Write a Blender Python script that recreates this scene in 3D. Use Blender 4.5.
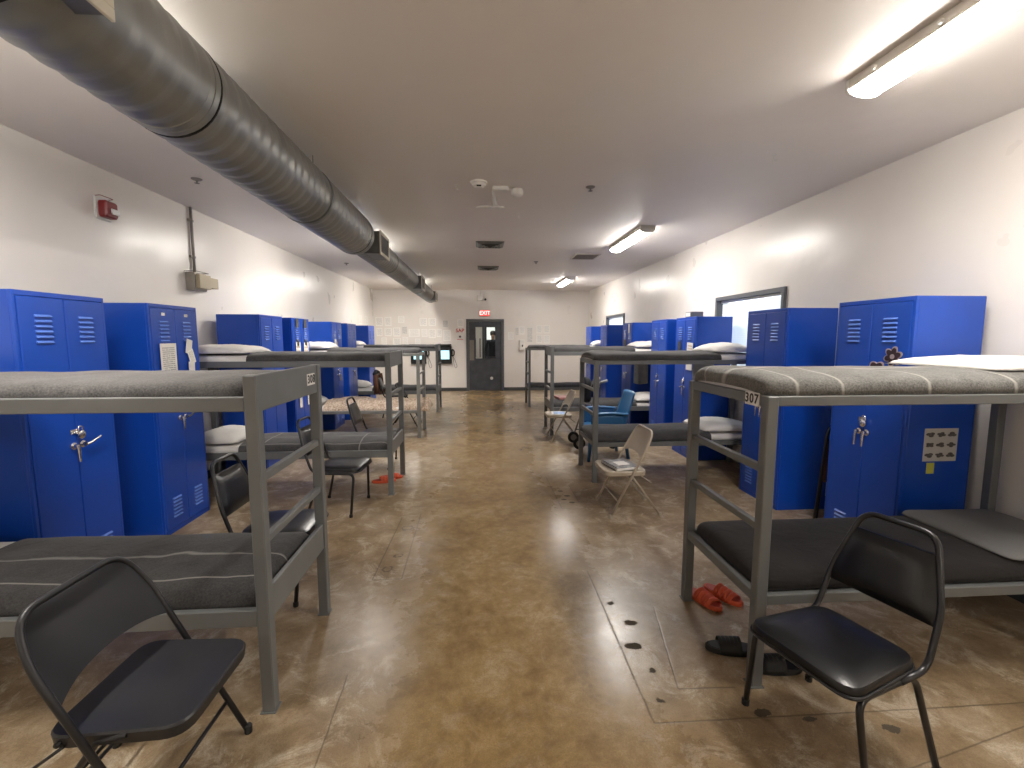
import bpy, math, random
from mathutils import Vector, Matrix, noise
random.seed(7)
for o in list(bpy.data.objects): bpy.data.objects.remove(o)
scene = bpy.context.scene
COL = scene.collection
PI = math.pi
S = 1.06                      # overall size of the place, applied to every top-level object at the end

# ------------------------------------------------------------------ camera
F_PX, CX, CY, CAM_H = 455.0, 512.0, 384.0, 1.55
VPX, VPY = 480.0, 337.0       # vanishing point of the room's long direction
yv = Vector(((VPX-CX)/F_PX, -(VPY-CY)/F_PX, -1)).normalized()
zv = Vector((0, 1.0, yv[1]/(-yv[2]))).normalized()
xv = yv.cross(zv)
cam_d = bpy.data.cameras.new('camera'); cam = bpy.data.objects.new('camera', cam_d); COL.objects.link(cam)
cam_d.sensor_fit = 'HORIZONTAL'; cam_d.sensor_width = 36.0; cam_d.lens = F_PX/1024*36
cam_d.clip_start = 0.05; cam_d.clip_end = 100
rot = Matrix((xv, yv, zv))
cam.matrix_world = Matrix.Translation((0, 0, CAM_H*S)) @ rot.to_4x4()
scene.camera = cam

# ------------------------------------------------------------------ world, exposure
w = bpy.data.worlds.new('world'); scene.world = w; w.use_nodes = True
bg = w.node_tree.nodes['Background']; bg.inputs[0].default_value = (0.80, 0.90, 1.0, 1); bg.inputs[1].default_value = 0.85
scene.view_settings.view_transform = 'Standard'; scene.view_settings.look = 'None'
scene.view_settings.gamma = 1; scene.view_settings.use_curve_mapping = False
scene.view_settings.exposure = 2.05
LAMP_POWER = 21.0
LAMP_COLOR = (1.0, 0.945, 0.87, 1)

# ------------------------------------------------------------------ materials
def new_mat(name):
    m = bpy.data.materials.new(name); m.use_nodes = True
    nt = m.node_tree; b = nt.nodes['Principled BSDF']
    return m, nt, b
def N(nt, t, **kw):
    n = nt.nodes.new(t)
    for k, v in kw.items(): setattr(n, k, v)
    return n
def math_node(nt, op, a, b=None, clamp=False):
    n = nt.nodes.new('ShaderNodeMath'); n.operation = op; n.use_clamp = clamp
    for i, v in enumerate((a, b)):
        if v is None: continue
        if isinstance(v, (int, float)): n.inputs[i].default_value = v
        else: nt.links.new(v, n.inputs[i])
    return n.outputs[0]
def noise_tex(nt, vec, scale, detail=4, rough=0.55, dist=0.0):
    n = nt.nodes.new('ShaderNodeTexNoise'); n.inputs['Scale'].default_value = scale
    n.inputs['Detail'].default_value = detail; n.inputs['Roughness'].default_value = rough
    n.inputs['Distortion'].default_value = dist
    if vec is not None: nt.links.new(vec, n.inputs['Vector'])
    return n.outputs['Fac']
def ramp(nt, fac, stops):
    r = nt.nodes.new('ShaderNodeValToRGB'); nt.links.new(fac, r.inputs[0])
    el = r.color_ramp.elements
    while len(el) < len(stops): el.new(0.5)
    for e, (p, c) in zip(el, stops):
        e.position = p; e.color = c if len(c) == 4 else (*c, 1)
    return r.outputs[0]
def mix(nt, fac, a, b):
    n = nt.nodes.new('ShaderNodeMix'); n.data_type = 'RGBA'
    for sock, v in ((n.inputs[0], fac), (n.inputs[6], a), (n.inputs[7], b)):
        if isinstance(v, (int, float)): sock.default_value = v
        elif isinstance(v, tuple): sock.default_value = v if len(v) == 4 else (*v, 1)
        else: nt.links.new(v, sock)
    return n.outputs[2]
def bump(nt, b, height, strength=0.3, dist=0.01):
    n = nt.nodes.new('ShaderNodeBump'); n.inputs['Strength'].default_value = strength
    n.inputs['Distance'].default_value = dist
    nt.links.new(height, n.inputs['Height']); nt.links.new(n.outputs[0], b.inputs['Normal'])
def objvec(nt): return nt.nodes.new('ShaderNodeTexCoord').outputs['Object']

def plain(name, col, rough=0.5, metal=0.0, spec=0.5, var=0.06, scale=6.0, bmp=0.0, bscale=60.0):
    m, nt, b = new_mat(name)
    v = objvec(nt)
    f = noise_tex(nt, v, scale, 4)
    c0 = tuple(max(0, c*(1-var)) for c in col); c1 = tuple(min(1, c*(1+var)) for c in col)
    nt.links.new(ramp(nt, f, [(0.3, c0), (0.7, c1)]), b.inputs['Base Color'])
    b.inputs['Roughness'].default_value = rough; b.inputs['Metallic'].default_value = metal
    b.inputs['Specular IOR Level'].default_value = spec
    if bmp: bump(nt, b, noise_tex(nt, v, bscale, 3), bmp, 0.004)
    return m
def emit(name, col, s):
    m, nt, b = new_mat(name)
    b.inputs['Base Color'].default_value = (*col[:3], 1)
    b.inputs['Emission Color'].default_value = (*col[:3], 1); b.inputs['Emission Strength'].default_value = s
    return m

def wall_material(name, col, rough):
    m, nt, b = new_mat(name); v = objvec(nt)
    f = noise_tex(nt, v, 1.3, 5); g = noise_tex(nt, v, 9, 4)
    c = ramp(nt, f, [(0.3, tuple(x*0.96 for x in col)), (0.7, col)])
    c = mix(nt, math_node(nt, 'MULTIPLY', ramp(nt, g, [(0.55, (0, 0, 0)), (0.8, (1, 1, 1))]), 0.025), c, tuple(x*0.8 for x in col))
    nt.links.new(c, b.inputs['Base Color'])
    r = math_node(nt, 'ADD', math_node(nt, 'MULTIPLY', noise_tex(nt, v, 2.2, 4), 0.16), rough-0.08)
    nt.links.new(r, b.inputs['Roughness'])
    h = math_node(nt, 'ADD', math_node(nt, 'MULTIPLY', noise_tex(nt, v, 1.6, 3), 6.0), math_node(nt, 'MULTIPLY', noise_tex(nt, v, 40, 3), 0.12))
    bump(nt, b, h, 0.22, 0.010)
    return m
M = {}
M['wall'] = wall_material('wall_paint', (0.82, 0.78, 0.735), 0.30)
M['ceiling'] = wall_material('ceiling_paint', (0.87, 0.825, 0.78), 0.50)

def floor_material():
    m, nt, b = new_mat('polished_concrete'); v = objvec(nt)
    big = noise_tex(nt, v, 0.55, 5, 0.6, 0.6); mid = noise_tex(nt, v, 2.4, 9, 0.72, 0.5); fine = noise_tex(nt, v, 11, 10, 0.78, 0.3)
    sp = noise_tex(nt, v, 90, 3, 0.6)
    t = math_node(nt, 'ADD', math_node(nt, 'MULTIPLY', big, 0.34), math_node(nt, 'ADD', math_node(nt, 'MULTIPLY', mid, 0.34), math_node(nt, 'MULTIPLY', fine, 0.32)))
    col = ramp(nt, t, [(0.40, (0.150, 0.094, 0.036)), (0.475, (0.255, 0.166, 0.070)), (0.53, (0.325, 0.222, 0.100)), (0.61, (0.47, 0.36, 0.22))])
    sep = nt.nodes.new('ShaderNodeSeparateXYZ'); nt.links.new(v, sep.inputs[0])
    x, y = sep.outputs[0], sep.outputs[1]
    # worn greyer concrete beside the bunk rows, where the sealer is gone
    wob = math_node(nt, 'MULTIPLY', math_node(nt, 'SUBTRACT', noise_tex(nt, v, 1.1, 5, 0.6), 0.5), 1.1)
    xd = math_node(nt, 'ABSOLUTE', math_node(nt, 'SUBTRACT', math_node(nt, 'ADD', x, wob), 0.12))
    worn = math_node(nt, 'MULTIPLY', math_node(nt, 'SUBTRACT', xd, 0.42), 2.6, True)
    wcol = ramp(nt, math_node(nt, 'ADD', math_node(nt, 'MULTIPLY', mid, 0.45), math_node(nt, 'MULTIPLY', noise_tex(nt, v, 6.5, 8, 0.72, 0.5), 0.55)), [(0.38, (0.17, 0.118, 0.068)), (0.50, (0.31, 0.230, 0.150)), (0.62, (0.52, 0.43, 0.32))])
    col = mix(nt, math_node(nt, 'MULTIPLY', worn, 0.75), col, wcol)
    # pale scuffs
    sc = ramp(nt, noise_tex(nt, v, 4.0, 11, 0.78, 0.7), [(0.52, (0, 0, 0)), (0.62, (1, 1, 1))])
    scf = math_node(nt, 'MULTIPLY', sc, math_node(nt, 'ADD', math_node(nt, 'MULTIPLY', worn, 0.75), 0.17))
    col = mix(nt, scf, col, (0.56, 0.48, 0.37, 1))
    dk = ramp(nt, noise_tex(nt, v, 9.0, 9, 0.75, 0.4), [(0.54, (0, 0, 0)), (0.80, (1, 1, 1))])
    col = mix(nt, math_node(nt, 'MULTIPLY', dk, 0.36), col, (0.07, 0.045, 0.022, 1))
    col = mix(nt, math_node(nt, 'MULTIPLY', ramp(nt, sp, [(0.62, (0, 0, 0)), (0.72, (1, 1, 1))]), 0.25), col, (0.10, 0.07, 0.04, 1))
    gr = noise_tex(nt, v, 170, 4, 0.7)
    col = mix(nt, math_node(nt, 'MULTIPLY', ramp(nt, gr, [(0.40, (1, 1, 1)), (0.55, (0, 0, 0))]), 0.30), col, (0.12, 0.078, 0.036, 1))
    jit2 = math_node(nt, 'MULTIPLY', math_node(nt, 'SUBTRACT', noise_tex(nt, v, 26, 5, 0.65), 0.5), 0.075)
    jit = math_node(nt, 'MULTIPLY', math_node(nt, 'SUBTRACT', noise_tex(nt, v, 9, 5, 0.6), 0.5), 0.06)
    def seg(x0, y0, x1, y1, wd):
        dx, dy = x1-x0, y1-y0; L = math.hypot(dx, dy); dx /= L; dy /= L
        px = math_node(nt, 'SUBTRACT', x, x0); py = math_node(nt, 'SUBTRACT', y, y0)
        al = math_node(nt, 'ADD', math_node(nt, 'MULTIPLY', px, dx), math_node(nt, 'MULTIPLY', py, dy))
        ac = math_node(nt, 'ABSOLUTE', math_node(nt, 'ADD', math_node(nt, 'SUBTRACT', math_node(nt, 'MULTIPLY', px, dy), math_node(nt, 'MULTIPLY', py, dx)), math_node(nt, 'MULTIPLY', jit, 0.15)))
        inl = math_node(nt, 'MULTIPLY', math_node(nt, 'GREATER_THAN', al, 0.0), math_node(nt, 'LESS_THAN', al, L))
        f = math_node(nt, 'SUBTRACT', 1.0, math_node(nt, 'DIVIDE', ac, wd), True)
        return math_node(nt, 'MULTIPLY', f, inl)
    mx = None
    for s in [(0.70, 2.85, 0.69, 1.64, .007), (0.69, 1.64, 2.6, 1.63, .006), (0.99, 2.42, 0.865, 1.81, .006), (0.865, 1.81, 1.12, 1.80, .007),
              (-0.68, 3.85, -0.70, 2.83, .007), (-0.53, 3.91, -0.515, 2.83, .007), (-0.70, 2.83, -0.51, 2.83, .006), (-1.9, 4.05, -0.42, 4.1, .006),
              (0.72, 4.9, 0.73, 3.95, .008), (0.92, 4.6, 0.92, 4.1, .008), (0.73, 3.95, 2.4, 3.97, .006), (1.42, 1.36, 2.6, 1.62, .005), (-0.62, 2.0, -0.60, 1.2, .005)]:
        f = seg(*s); mx = f if mx is None else math_node(nt, 'MAXIMUM', mx, f)
    def spot(px, py, r, asp=1.0):
        ax = math_node(nt, 'SUBTRACT', x, px); ay = math_node(nt, 'MULTIPLY', math_node(nt, 'SUBTRACT', y, py), asp)
        d = math_node(nt, 'SQRT', math_node(nt, 'ADD', math_node(nt, 'MULTIPLY', ax, ax), math_node(nt, 'MULTIPLY', ay, ay)))
        d = math_node(nt, 'ADD', d, jit2)
        return math_node(nt, 'MULTIPLY', math_node(nt, 'SUBTRACT', r, d), 260.0, True)
    hx = None
    for s in [(0.753, 2.468, .018, 1.2), (0.804, 2.282, .038, 1.6), (0.762, 2.099, .042, 1.5), (0.796, 1.929, .016, 1.2), (0.755, 1.75, .020, 1.2),
              (0.80, 4.42, .03, 1.2), (0.84, 4.28, .03, 1.2), (0.79, 4.18, .028, 1.2), (0.85, 4.10, .028, 1.2), (1.16, 1.66, .035, 1.8), (1.62, 1.55, .035, 1.5), (1.33, 1.62, .03, 2.0)]:
        f = spot(*s); hx = f if hx is None else math_node(nt, 'MAXIMUM', hx, f)
    rings = None
    for s in [(-0.60, 3.62, .05, 1.0), (-0.59, 3.15, .035, 1.0), (-0.63, 2.96, .04, 1.0)]:
        a = spot(*s); bq = spot(s[0], s[1], s[2]-.013, s[3]); f = math_node(nt, 'SUBTRACT', a, bq, True)
        rings = f if rings is None else math_node(nt, 'MAXIMUM', rings, f)
    lines = math_node(nt, 'MAXIMUM', math_node(nt, 'MULTIPLY', mx, 0.7), math_node(nt, 'MULTIPLY', rings, 0.75))
    col = mix(nt, lines, col, (0.06, 0.042, 0.026, 1))
    col = mix(nt, math_node(nt, 'MULTIPLY', hx, 0.92), col, mix(nt, gr, (0.02, 0.017, 0.012, 1), (0.10, 0.082, 0.055, 1)))
    nt.links.new(col, b.inputs['Base Color'])
    rg = math_node(nt, 'ADD', math_node(nt, 'ADD', math_node(nt, 'MULTIPLY', mid, 0.12), math_node(nt, 'MULTIPLY', fine, 0.16)), 0.09)
    rg = math_node(nt, 'ADD', rg, math_node(nt, 'MULTIPLY', worn, 0.12))
    rg = math_node(nt, 'ADD', rg, math_node(nt, 'MULTIPLY', hx, 0.5))
    nt.links.new(rg, b.inputs['Roughness'])
    b.inputs['Specular IOR Level'].default_value = 0.5
    h = math_node(nt, 'SUBTRACT', math_node(nt, 'ADD', math_node(nt, 'MULTIPLY', noise_tex(nt, v, 3, 4), 1.2), math_node(nt, 'MULTIPLY', fine, 0.25)), math_node(nt, 'ADD', hx, math_node(nt, 'MULTIPLY', lines, 0.5)))
    bump(nt, b, h, 0.22, 0.008)
    return m
M['floor'] = floor_material()
M['base'] = plain('baseboard_vinyl', (0.055, 0.058, 0.06), 0.45)
M['blue'] = plain('locker_blue', (0.006, 0.062, 0.42), 0.30, var=0.08, scale=2.5, bmp=0.06, bscale=5)
M['blue_dark'] = plain('locker_inside', (0.004, 0.02, 0.10), 0.6)
M['louver'] = plain('louver_highlight_blue', (0.10, 0.20, 0.62), 0.25)  # locker blue made paler: highlights on the louvers painted into the colour
M['grey'] = plain('bunk_grey', (0.140, 0.147, 0.148), 0.42, var=0.10, scale=4, bmp=0.05, bscale=30)
M['grey_light'] = plain('bunk_pale_grey', (0.23, 0.235, 0.22), 0.42, var=0.10, scale=4, bmp=0.05, bscale=30)
M['deck'] = plain('deck_steel', (0.10, 0.10, 0.10), 0.55)
M['chrome'] = plain('chrome', (0.75, 0.75, 0.75), 0.18, 1.0)
M['galv'] = plain('galvanised_duct', (0.27, 0.275, 0.265), 0.40, 0.55, var=0.22, scale=1.6)
M['galv_box'] = plain('duct_box_steel', (0.16, 0.165, 0.16), 0.45, 0.4, var=0.15)
M['dark'] = plain('dark_gap', (0.01, 0.01, 0.01), 0.7)
M['cream'] = plain('cream_grille', (0.62, 0.58, 0.48), 0.5)
M['white'] = plain('white_plastic', (0.78, 0.77, 0.74), 0.4)
M['white_metal'] = plain('white_enamel', (0.72, 0.69, 0.64), 0.4)
M['black_vinyl'] = plain('black_vinyl', (0.005, 0.005, 0.006), 0.28, bmp=0.10, bscale=45)
M['black_metal'] = plain('black_enamel', (0.012, 0.012, 0.014), 0.30)
M['black_satin'] = plain('black_satin_steel', (0.011, 0.011, 0.013), 0.42)
M['rubber'] = plain('black_rubber', (0.012, 0.012, 0.012), 0.65)
M['beige_metal'] = plain('beige_enamel', (0.42, 0.36, 0.28), 0.40)
M['blue_plastic'] = plain('blue_plastic', (0.030, 0.145, 0.33), 0.38)
M['red'] = plain('alarm_red', (0.22, 0.008, 0.012), 0.30)
M['conduit'] = plain('conduit_steel', (0.30, 0.28, 0.25), 0.45, 0.5)
M['beige_box'] = plain('beige_box', (0.40, 0.34, 0.23), 0.5)
M['door'] = plain('door_charcoal', (0.062, 0.066, 0.080), 0.42, var=0.30, scale=5)
M['door_frame'] = plain('door_frame_grey', (0.105, 0.112, 0.120), 0.42)
M['screen'] = emit('kiosk_screen', (0.42, 0.80, 0.92), 0.30)
M['black_plastic'] = plain('black_plastic', (0.012, 0.014, 0.014), 0.35)
M['exit_red'] = emit('exit_red', (0.85, 0.05, 0.05), 0.32)
M['exit_letter'] = emit('exit_letters', (1.0, 0.70, 0.66), 0.35)
M['sign_red'] = plain('sign_red', (0.55, 0.03, 0.03), 0.5)
M['print_black'] = plain('print_black', (0.02, 0.02, 0.02), 0.6)
M['orange'] = plain('orange_foam', (0.66, 0.095, 0.032), 0.5)
M['orange_dark'] = plain('orange_foam_insole', (0.45, 0.04, 0.015), 0.55)
M['yellow'] = plain('yellow_note', (0.62, 0.60, 0.10), 0.6)
M['brown'] = plain('brown_cloth', (0.09, 0.035, 0.018), 0.8, bmp=0.2)
M['skin'] = plain('skin', (0.42, 0.25, 0.17), 0.5)
M['hair'] = plain('hair', (0.02, 0.015, 0.01), 0.6)
M['dark_cloth'] = plain('dark_clothing', (0.012, 0.014, 0.02), 0.85)
M['lens'] = emit('lamp_lens', LAMP_COLOR, LAMP_POWER)
M['lamp_metal'] = plain('lamp_housing', (0.62, 0.58, 0.52), 0.35)
M['mauve'] = plain('magnet_mauve', (0.030, 0.012, 0.020), 0.5, var=0.4, scale=40)
M['pink'] = plain('magnet_pink', (0.36, 0.29, 0.31), 0.5)
M['magazine'] = plain('magazine_blue', (0.15, 0.32, 0.65), 0.35, var=0.6, scale=18)
def glass_mat():
    m, nt, b = new_mat('window_glass')
    b.inputs['Transmission Weight'].default_value = 1.0; b.inputs['Roughness'].default_value = 0.0
    b.inputs['IOR'].default_value = 1.05; b.inputs['Base Color'].default_value = (0.92, 0.95, 0.94, 1)
    return m
M['glass'] = glass_mat()
def slat_mat():
    m, nt, b = new_mat('blind_slat'); v = objvec(nt)
    b.inputs['Base Color'].default_value = (0.85, 0.86, 0.86, 1); b.inputs['Roughness'].default_value = 0.5
    t = nt.nodes.new('ShaderNodeBsdfTranslucent'); t.inputs[0].default_value = (0.85, 0.88, 0.90, 1)
    ms = nt.nodes.new('ShaderNodeMixShader'); ms.inputs[0].default_value = 0.35
    nt.links.new(b.outputs[0], ms.inputs[1]); nt.links.new(t.outputs[0], ms.inputs[2])
    nt.links.new(ms.outputs[0], nt.nodes['Material Output'].inputs['Surface'])
    return m
M['slat'] = slat_mat()
def cloth(name, col, lines_v=(), lines_u=(), line_col=(0.30, 0.29, 0.27), lw=0.006, fuzz=0.25, rough=0.95, fold=0.3, sheen=0.2):
    m, nt, b = new_mat(name)
    uv = nt.nodes.new('ShaderNodeTexCoord').outputs['UV']
    o = objvec(nt)
    f = noise_tex(nt, o, 130, 3, 0.7); g = noise_tex(nt, o, 9, 4, 0.6)
    t = math_node(nt, 'ADD', math_node(nt, 'MULTIPLY', f, 0.65), math_node(nt, 'MULTIPLY', g, 0.35))
    c = ramp(nt, t, [(0.35, tuple(k*(1-fuzz) for k in col)), (0.65, tuple(min(1, k*(1+fuzz)) for k in col))])
    if lines_v or lines_u:
        sep = nt.nodes.new('ShaderNodeSeparateXYZ'); nt.links.new(uv, sep.inputs[0])
        wb = math_node(nt, 'MULTIPLY', math_node(nt, 'SUBTRACT', noise_tex(nt, o, 3.0, 3), 0.5), 0.05)
        mx = None
        for sock, ls in ((sep.outputs[0], lines_u), (sep.outputs[1], lines_v)):
            s2 = math_node(nt, 'ADD', sock, wb)
            for l in ls:
                d = math_node(nt, 'DIVIDE', math_node(nt, 'ABSOLUTE', math_node(nt, 'SUBTRACT', s2, l)), lw)
                d = math_node(nt, 'SUBTRACT', 1.4, d, True)
                mx = d if mx is None else math_node(nt, 'MAXIMUM', mx, d)
        c = mix(nt, math_node(nt, 'MULTIPLY', mx, 0.85), c, (*line_col, 1))
    nt.links.new(c, b.inputs['Base Color']); b.inputs['Roughness'].default_value = rough
    b.inputs['Specular IOR Level'].default_value = 0.2
    b.inputs['Sheen Weight'].default_value = sheen; b.inputs['Sheen Roughness'].default_value = 0.5
    h = math_node(nt, 'ADD', math_node(nt, 'MULTIPLY', noise_tex(nt, o, 5, 4, 0.6, 0.8), 2.0), math_node(nt, 'MULTIPLY', f, 0.25))
    bump(nt, b, h, fold, 0.012)
    return m
M['sheet'] = cloth('white_sheet', (0.74, 0.72, 0.69), fuzz=0.03, rough=0.85, sheen=0)
M['sheet_grey'] = cloth('grey_sheet', (0.20, 0.20, 0.20), fuzz=0.05, rough=0.85, sheen=0)
M['pillow'] = cloth('pillow_cotton', (0.76, 0.74, 0.71), fuzz=0.03, rough=0.85, fold=0.4, sheen=0)
M['wool'] = cloth('grey_wool', (0.085, 0.082, 0.082), fuzz=0.55)
M['wool_plain'] = cloth('charcoal_wool', (0.060, 0.059, 0.061), fuzz=0.45)
M['wool_lines'] = cloth('charcoal_wool_lines', (0.042, 0.041, 0.042), lines_v=(0.385, 0.595), lw=0.0045, fuzz=0.5)
M['wool_window'] = cloth('charcoal_wool_windowpane', (0.075, 0.074, 0.075), lines_v=(0.16, 0.40, 0.64), lines_u=(0.28, 0.75, 1.2), lw=0.006, fuzz=0.4)
M['wool_cross'] = cloth('grey_wool_cross_lines', (0.125, 0.122, 0.115), lines_v=(0.40, 0.62), lines_u=(0.13, 0.33, 0.72, 1.12, 1.5), lw=0.007, fuzz=0.6, line_col=(0.34, 0.33, 0.30))
M['charcoal_sheet'] = cloth('charcoal_sheet', (0.017, 0.015, 0.015), fuzz=0.06, rough=0.75, fold=0.4, sheen=0.1)
M['towel'] = cloth('grey_towel', (0.34, 0.34, 0.335), fuzz=0.15)
def comforter_mat():
    m, nt, b = new_mat('beige_comforter'); o = objvec(nt)
    f = noise_tex(nt, o, 22, 5, 0.7, 2.0)
    c = ramp(nt, f, [(0.38, (0.38, 0.26, 0.18)), (0.5, (0.60, 0.47, 0.36)), (0.6, (0.74, 0.64, 0.53))])
    nt.links.new(c, b.inputs['Base Color']); b.inputs['Roughness'].default_value = 0.9
    bump(nt, b, noise_tex(nt, o, 12, 5, 0.6, 1.0), 0.5, 0.02)
    return m
M['comforter'] = comforter_mat()
def paper_mat(name, base, lines=26, ink=(0.25, 0.25, 0.26), dens=0.5, cols=1):
    m, nt, b = new_mat(name)
    uv = nt.nodes.new('ShaderNodeTexCoord').outputs['UV']
    sep = nt.nodes.new('ShaderNodeSeparateXYZ'); nt.links.new(uv, sep.inputs[0])
    u, v = sep.outputs[0], sep.outputs[1]
    fr = math_node(nt, 'FRACT', math_node(nt, 'MULTIPLY', v, lines))
    ln = math_node(nt, 'GREATER_THAN', fr, 0.5)
    mp = nt.nodes.new('ShaderNodeMapping'); mp.inputs['Scale'].default_value = (14, lines*0.5, 1); nt.links.new(uv, mp.inputs[0])
    wd = math_node(nt, 'GREATER_THAN', noise_tex(nt, mp.outputs[0], 1.0, 2), 0.42)
    bx = math_node(nt, 'MULTIPLY', math_node(nt, 'LESS_THAN', math_node(nt, 'ABSOLUTE', math_node(nt, 'SUBTRACT', u, 0.5)), 0.38), math_node(nt, 'LESS_THAN', math_node(nt, 'ABSOLUTE', math_node(nt, 'SUBTRACT', v, 0.52)), 0.40))
    f = math_node(nt, 'MULTIPLY', math_node(nt, 'MULTIPLY', math_node(nt, 'MULTIPLY', ln, wd), bx), dens)
    nt.links.new(mix(nt, f, (*base, 1), (*ink, 1)), b.inputs['Base Color'])
    b.inputs['Roughness'].default_value = 0.7
    return m
M['paper'] = paper_mat('printed_paper', (0.92, 0.90, 0.86), 16)
M['paper_faint'] = paper_mat('faint_paper', (0.92, 0.90, 0.86), 12, dens=0.3)
M['paper_dark'] = paper_mat('dense_paper', (0.80, 0.78, 0.74), 20, dens=0.75)
M['paper_colour'] = paper_mat('colour_print', (0.82, 0.80, 0.76), 5, ink=(0.55, 0.40, 0.30), dens=0.8)
M['paper_plain'] = plain('white_card', (0.80, 0.78, 0.75), 0.65)
M['photo_dark'] = plain('dark_print', (0.06, 0.06, 0.07), 0.4, var=0.9, scale=30)
M['poster_grey'] = plain('poster_paper', (0.50, 0.48, 0.46), 0.65)
M['poster_ink'] = plain('poster_ink', (0.10, 0.085, 0.08), 0.7, var=0.5, scale=60)

# ------------------------------------------------------------------ mesh helpers
class MB:
    def __init__(s): s.v = []; s.f = []; s.uv = None
    def add(s, vs, fs):
        o = len(s.v); s.v += [tuple(p) for p in vs]; s.f += [tuple(i+o for i in f) for f in fs]; return s
    def box(s, x0, x1, y0, y1, z0, z1, c=0.0):
        c = min(c, abs(x1-x0)*.45, abs(y1-y0)*.45, abs(z1-z0)*.45)
        if c <= 0:
            vs = [(x, y, z) for z in (z0, z1) for y in (y0, y1) for x in (x0, x1)]
            return s.add(vs, [(0, 2, 3, 1), (4, 5, 7, 6), (0, 1, 5, 4), (2, 6, 7, 3), (0, 4, 6, 2), (1, 3, 7, 5)])
        vs = []; idx = {}
        for i, (sx, X) in enumerate(((1, x0), (-1, x1))):
            for j, (sy, Y) in enumerate(((1, y0), (-1, y1))):
                for k, (sz, Z) in enumerate(((1, z0), (-1, z1))):
                    for a, p in enumerate(((X, Y+sy*c, Z+sz*c), (X+sx*c, Y, Z+sz*c), (X+sx*c, Y+sy*c, Z))):
                        idx[(i, j, k, a)] = len(vs); vs.append(p)
        fs = []
        g = lambda i, j, k, a: idx[(i, j, k, a)]
        for i in (0, 1):
            q = [g(i, 0, 0, 0), g(i, 0, 1, 0), g(i, 1, 1, 0), g(i, 1, 0, 0)]; fs.append(q if i == 0 else q[::-1])
        for j in (0, 1):
            q = [g(0, j, 0, 1), g(1, j, 0, 1), g(1, j, 1, 1), g(0, j, 1, 1)]; fs.append(q if j == 0 else q[::-1])
        for k in (0, 1):
            q = [g(0, 0, k, 2), g(0, 1, k, 2), g(1, 1, k, 2), g(1, 0, k, 2)]; fs.append(q if k == 0 else q[::-1])
        for j in (0, 1):
            for k in (0, 1): fs.append([g(0, j, k, 1), g(0, j, k, 2), g(1, j, k, 2), g(1, j, k, 1)])
        for i in (0, 1):
            for k in (0, 1): fs.append([g(i, 0, k, 0), g(i, 0, k, 2), g(i, 1, k, 2), g(i, 1, k, 0)])
            for j in (0, 1): fs.append([g(i, j, 0, 0), g(i, j, 0, 1), g(i, j, 1, 1), g(i, j, 1, 0)])
            for j in (0, 1):
                for k in (0, 1): fs.append([g(i, j, k, 0), g(i, j, k, 1), g(i, j, k, 2)])
        return s.add(vs, fs)
    def tube(s, pts, r, n=10, closed=False, caps=True, flat=1.0):
        pts = [Vector(p) for p in pts]; m = len(pts); vs = []; fs = []
        up = None
        for i, p in enumerate(pts):
            a = pts[(i-1) % m] if (closed or i > 0) else p; b = pts[(i+1) % m] if (closed or i < m-1) else p
            t = (b-a).normalized()
            if up is None:
                up = Vector((0, 0, 1)) if abs(t.z) < .9 else Vector((1, 0, 0))
            side = t.cross(up)
            if side.length < 1e-5: side = t.cross(Vector((0, 1, 0)))
            side.normalize(); up = side.cross(t).normalized()
            rr = r[i] if isinstance(r, (list, tuple)) else r
            for k in range(n):
                an = 2*PI*k/n; vs.append(p+side*math.cos(an)*rr+up*math.sin(an)*rr*flat)
        rings = m if closed else m-1
        for i in range(rings):
            j = (i+1) % m
            for k in range(n):
                l = (k+1) % n; fs.append((i*n+k, i*n+l, j*n+l, j*n+k))
        if caps and not closed:
            fs.append(tuple(range(n))[::-1]); fs.append(tuple((m-1)*n+k for k in range(n)))
        return s.add(vs, fs)
    def prism(s, poly, z0, z1, c=0.0, axis='z'):
        n = len(poly); cx = sum(p[0] for p in poly)/n; cy = sum(p[1] for p in poly)/n
        def sh(k, z):
            out = []
            for (x, y) in poly:
                d = math.hypot(x-cx, y-cy) or 1; out.append((x-(x-cx)/d*k, y-(y-cy)/d*k, z))
            return out
        lay = [sh(c, z0), sh(0, z0+c), sh(0, z1-c), sh(c, z1)] if c else [sh(0, z0), sh(0, z1)]
        vs = [p for l in lay for p in l]
        if axis == 'x': vs = [(z, x, y) for (x, y, z) in vs]
        if axis == 'y': vs = [(x, z, y) for (x, y, z) in vs]
        fs = [tuple(range(n))[::-1], tuple((len(lay)-1)*n+i for i in range(n))]
        for l in range(len(lay)-1):
            for i in range(n):
                j = (i+1) % n; fs.append((l*n+i, l*n+j, (l+1)*n+j, (l+1)*n+i))
        return s.add(vs, fs)
    def lathe(s, prof, n=20, origin=(0, 0, 0), axis='z'):
        vs = []; fs = []; m = len(prof)
        for (r, z) in prof:
            for k in range(n):
                a = 2*PI*k/n; p = (r*math.cos(a), r*math.sin(a), z)
                if axis == 'x': p = (p[2], p[0], p[1])
                if axis == 'y': p = (p[0], p[2], p[1])
                vs.append((p[0]+origin[0], p[1]+origin[1], p[2]+origin[2]))
        for i in range(m-1):
            for k in range(n):
                l = (k+1) % n; fs.append((i*n+k, i*n+l, (i+1)*n+l, (i+1)*n+k))
        fs.append(tuple(range(n))[::-1]); fs.append(tuple((m-1)*n+k for k in range(n)))
        return s.add(vs, fs)
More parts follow.
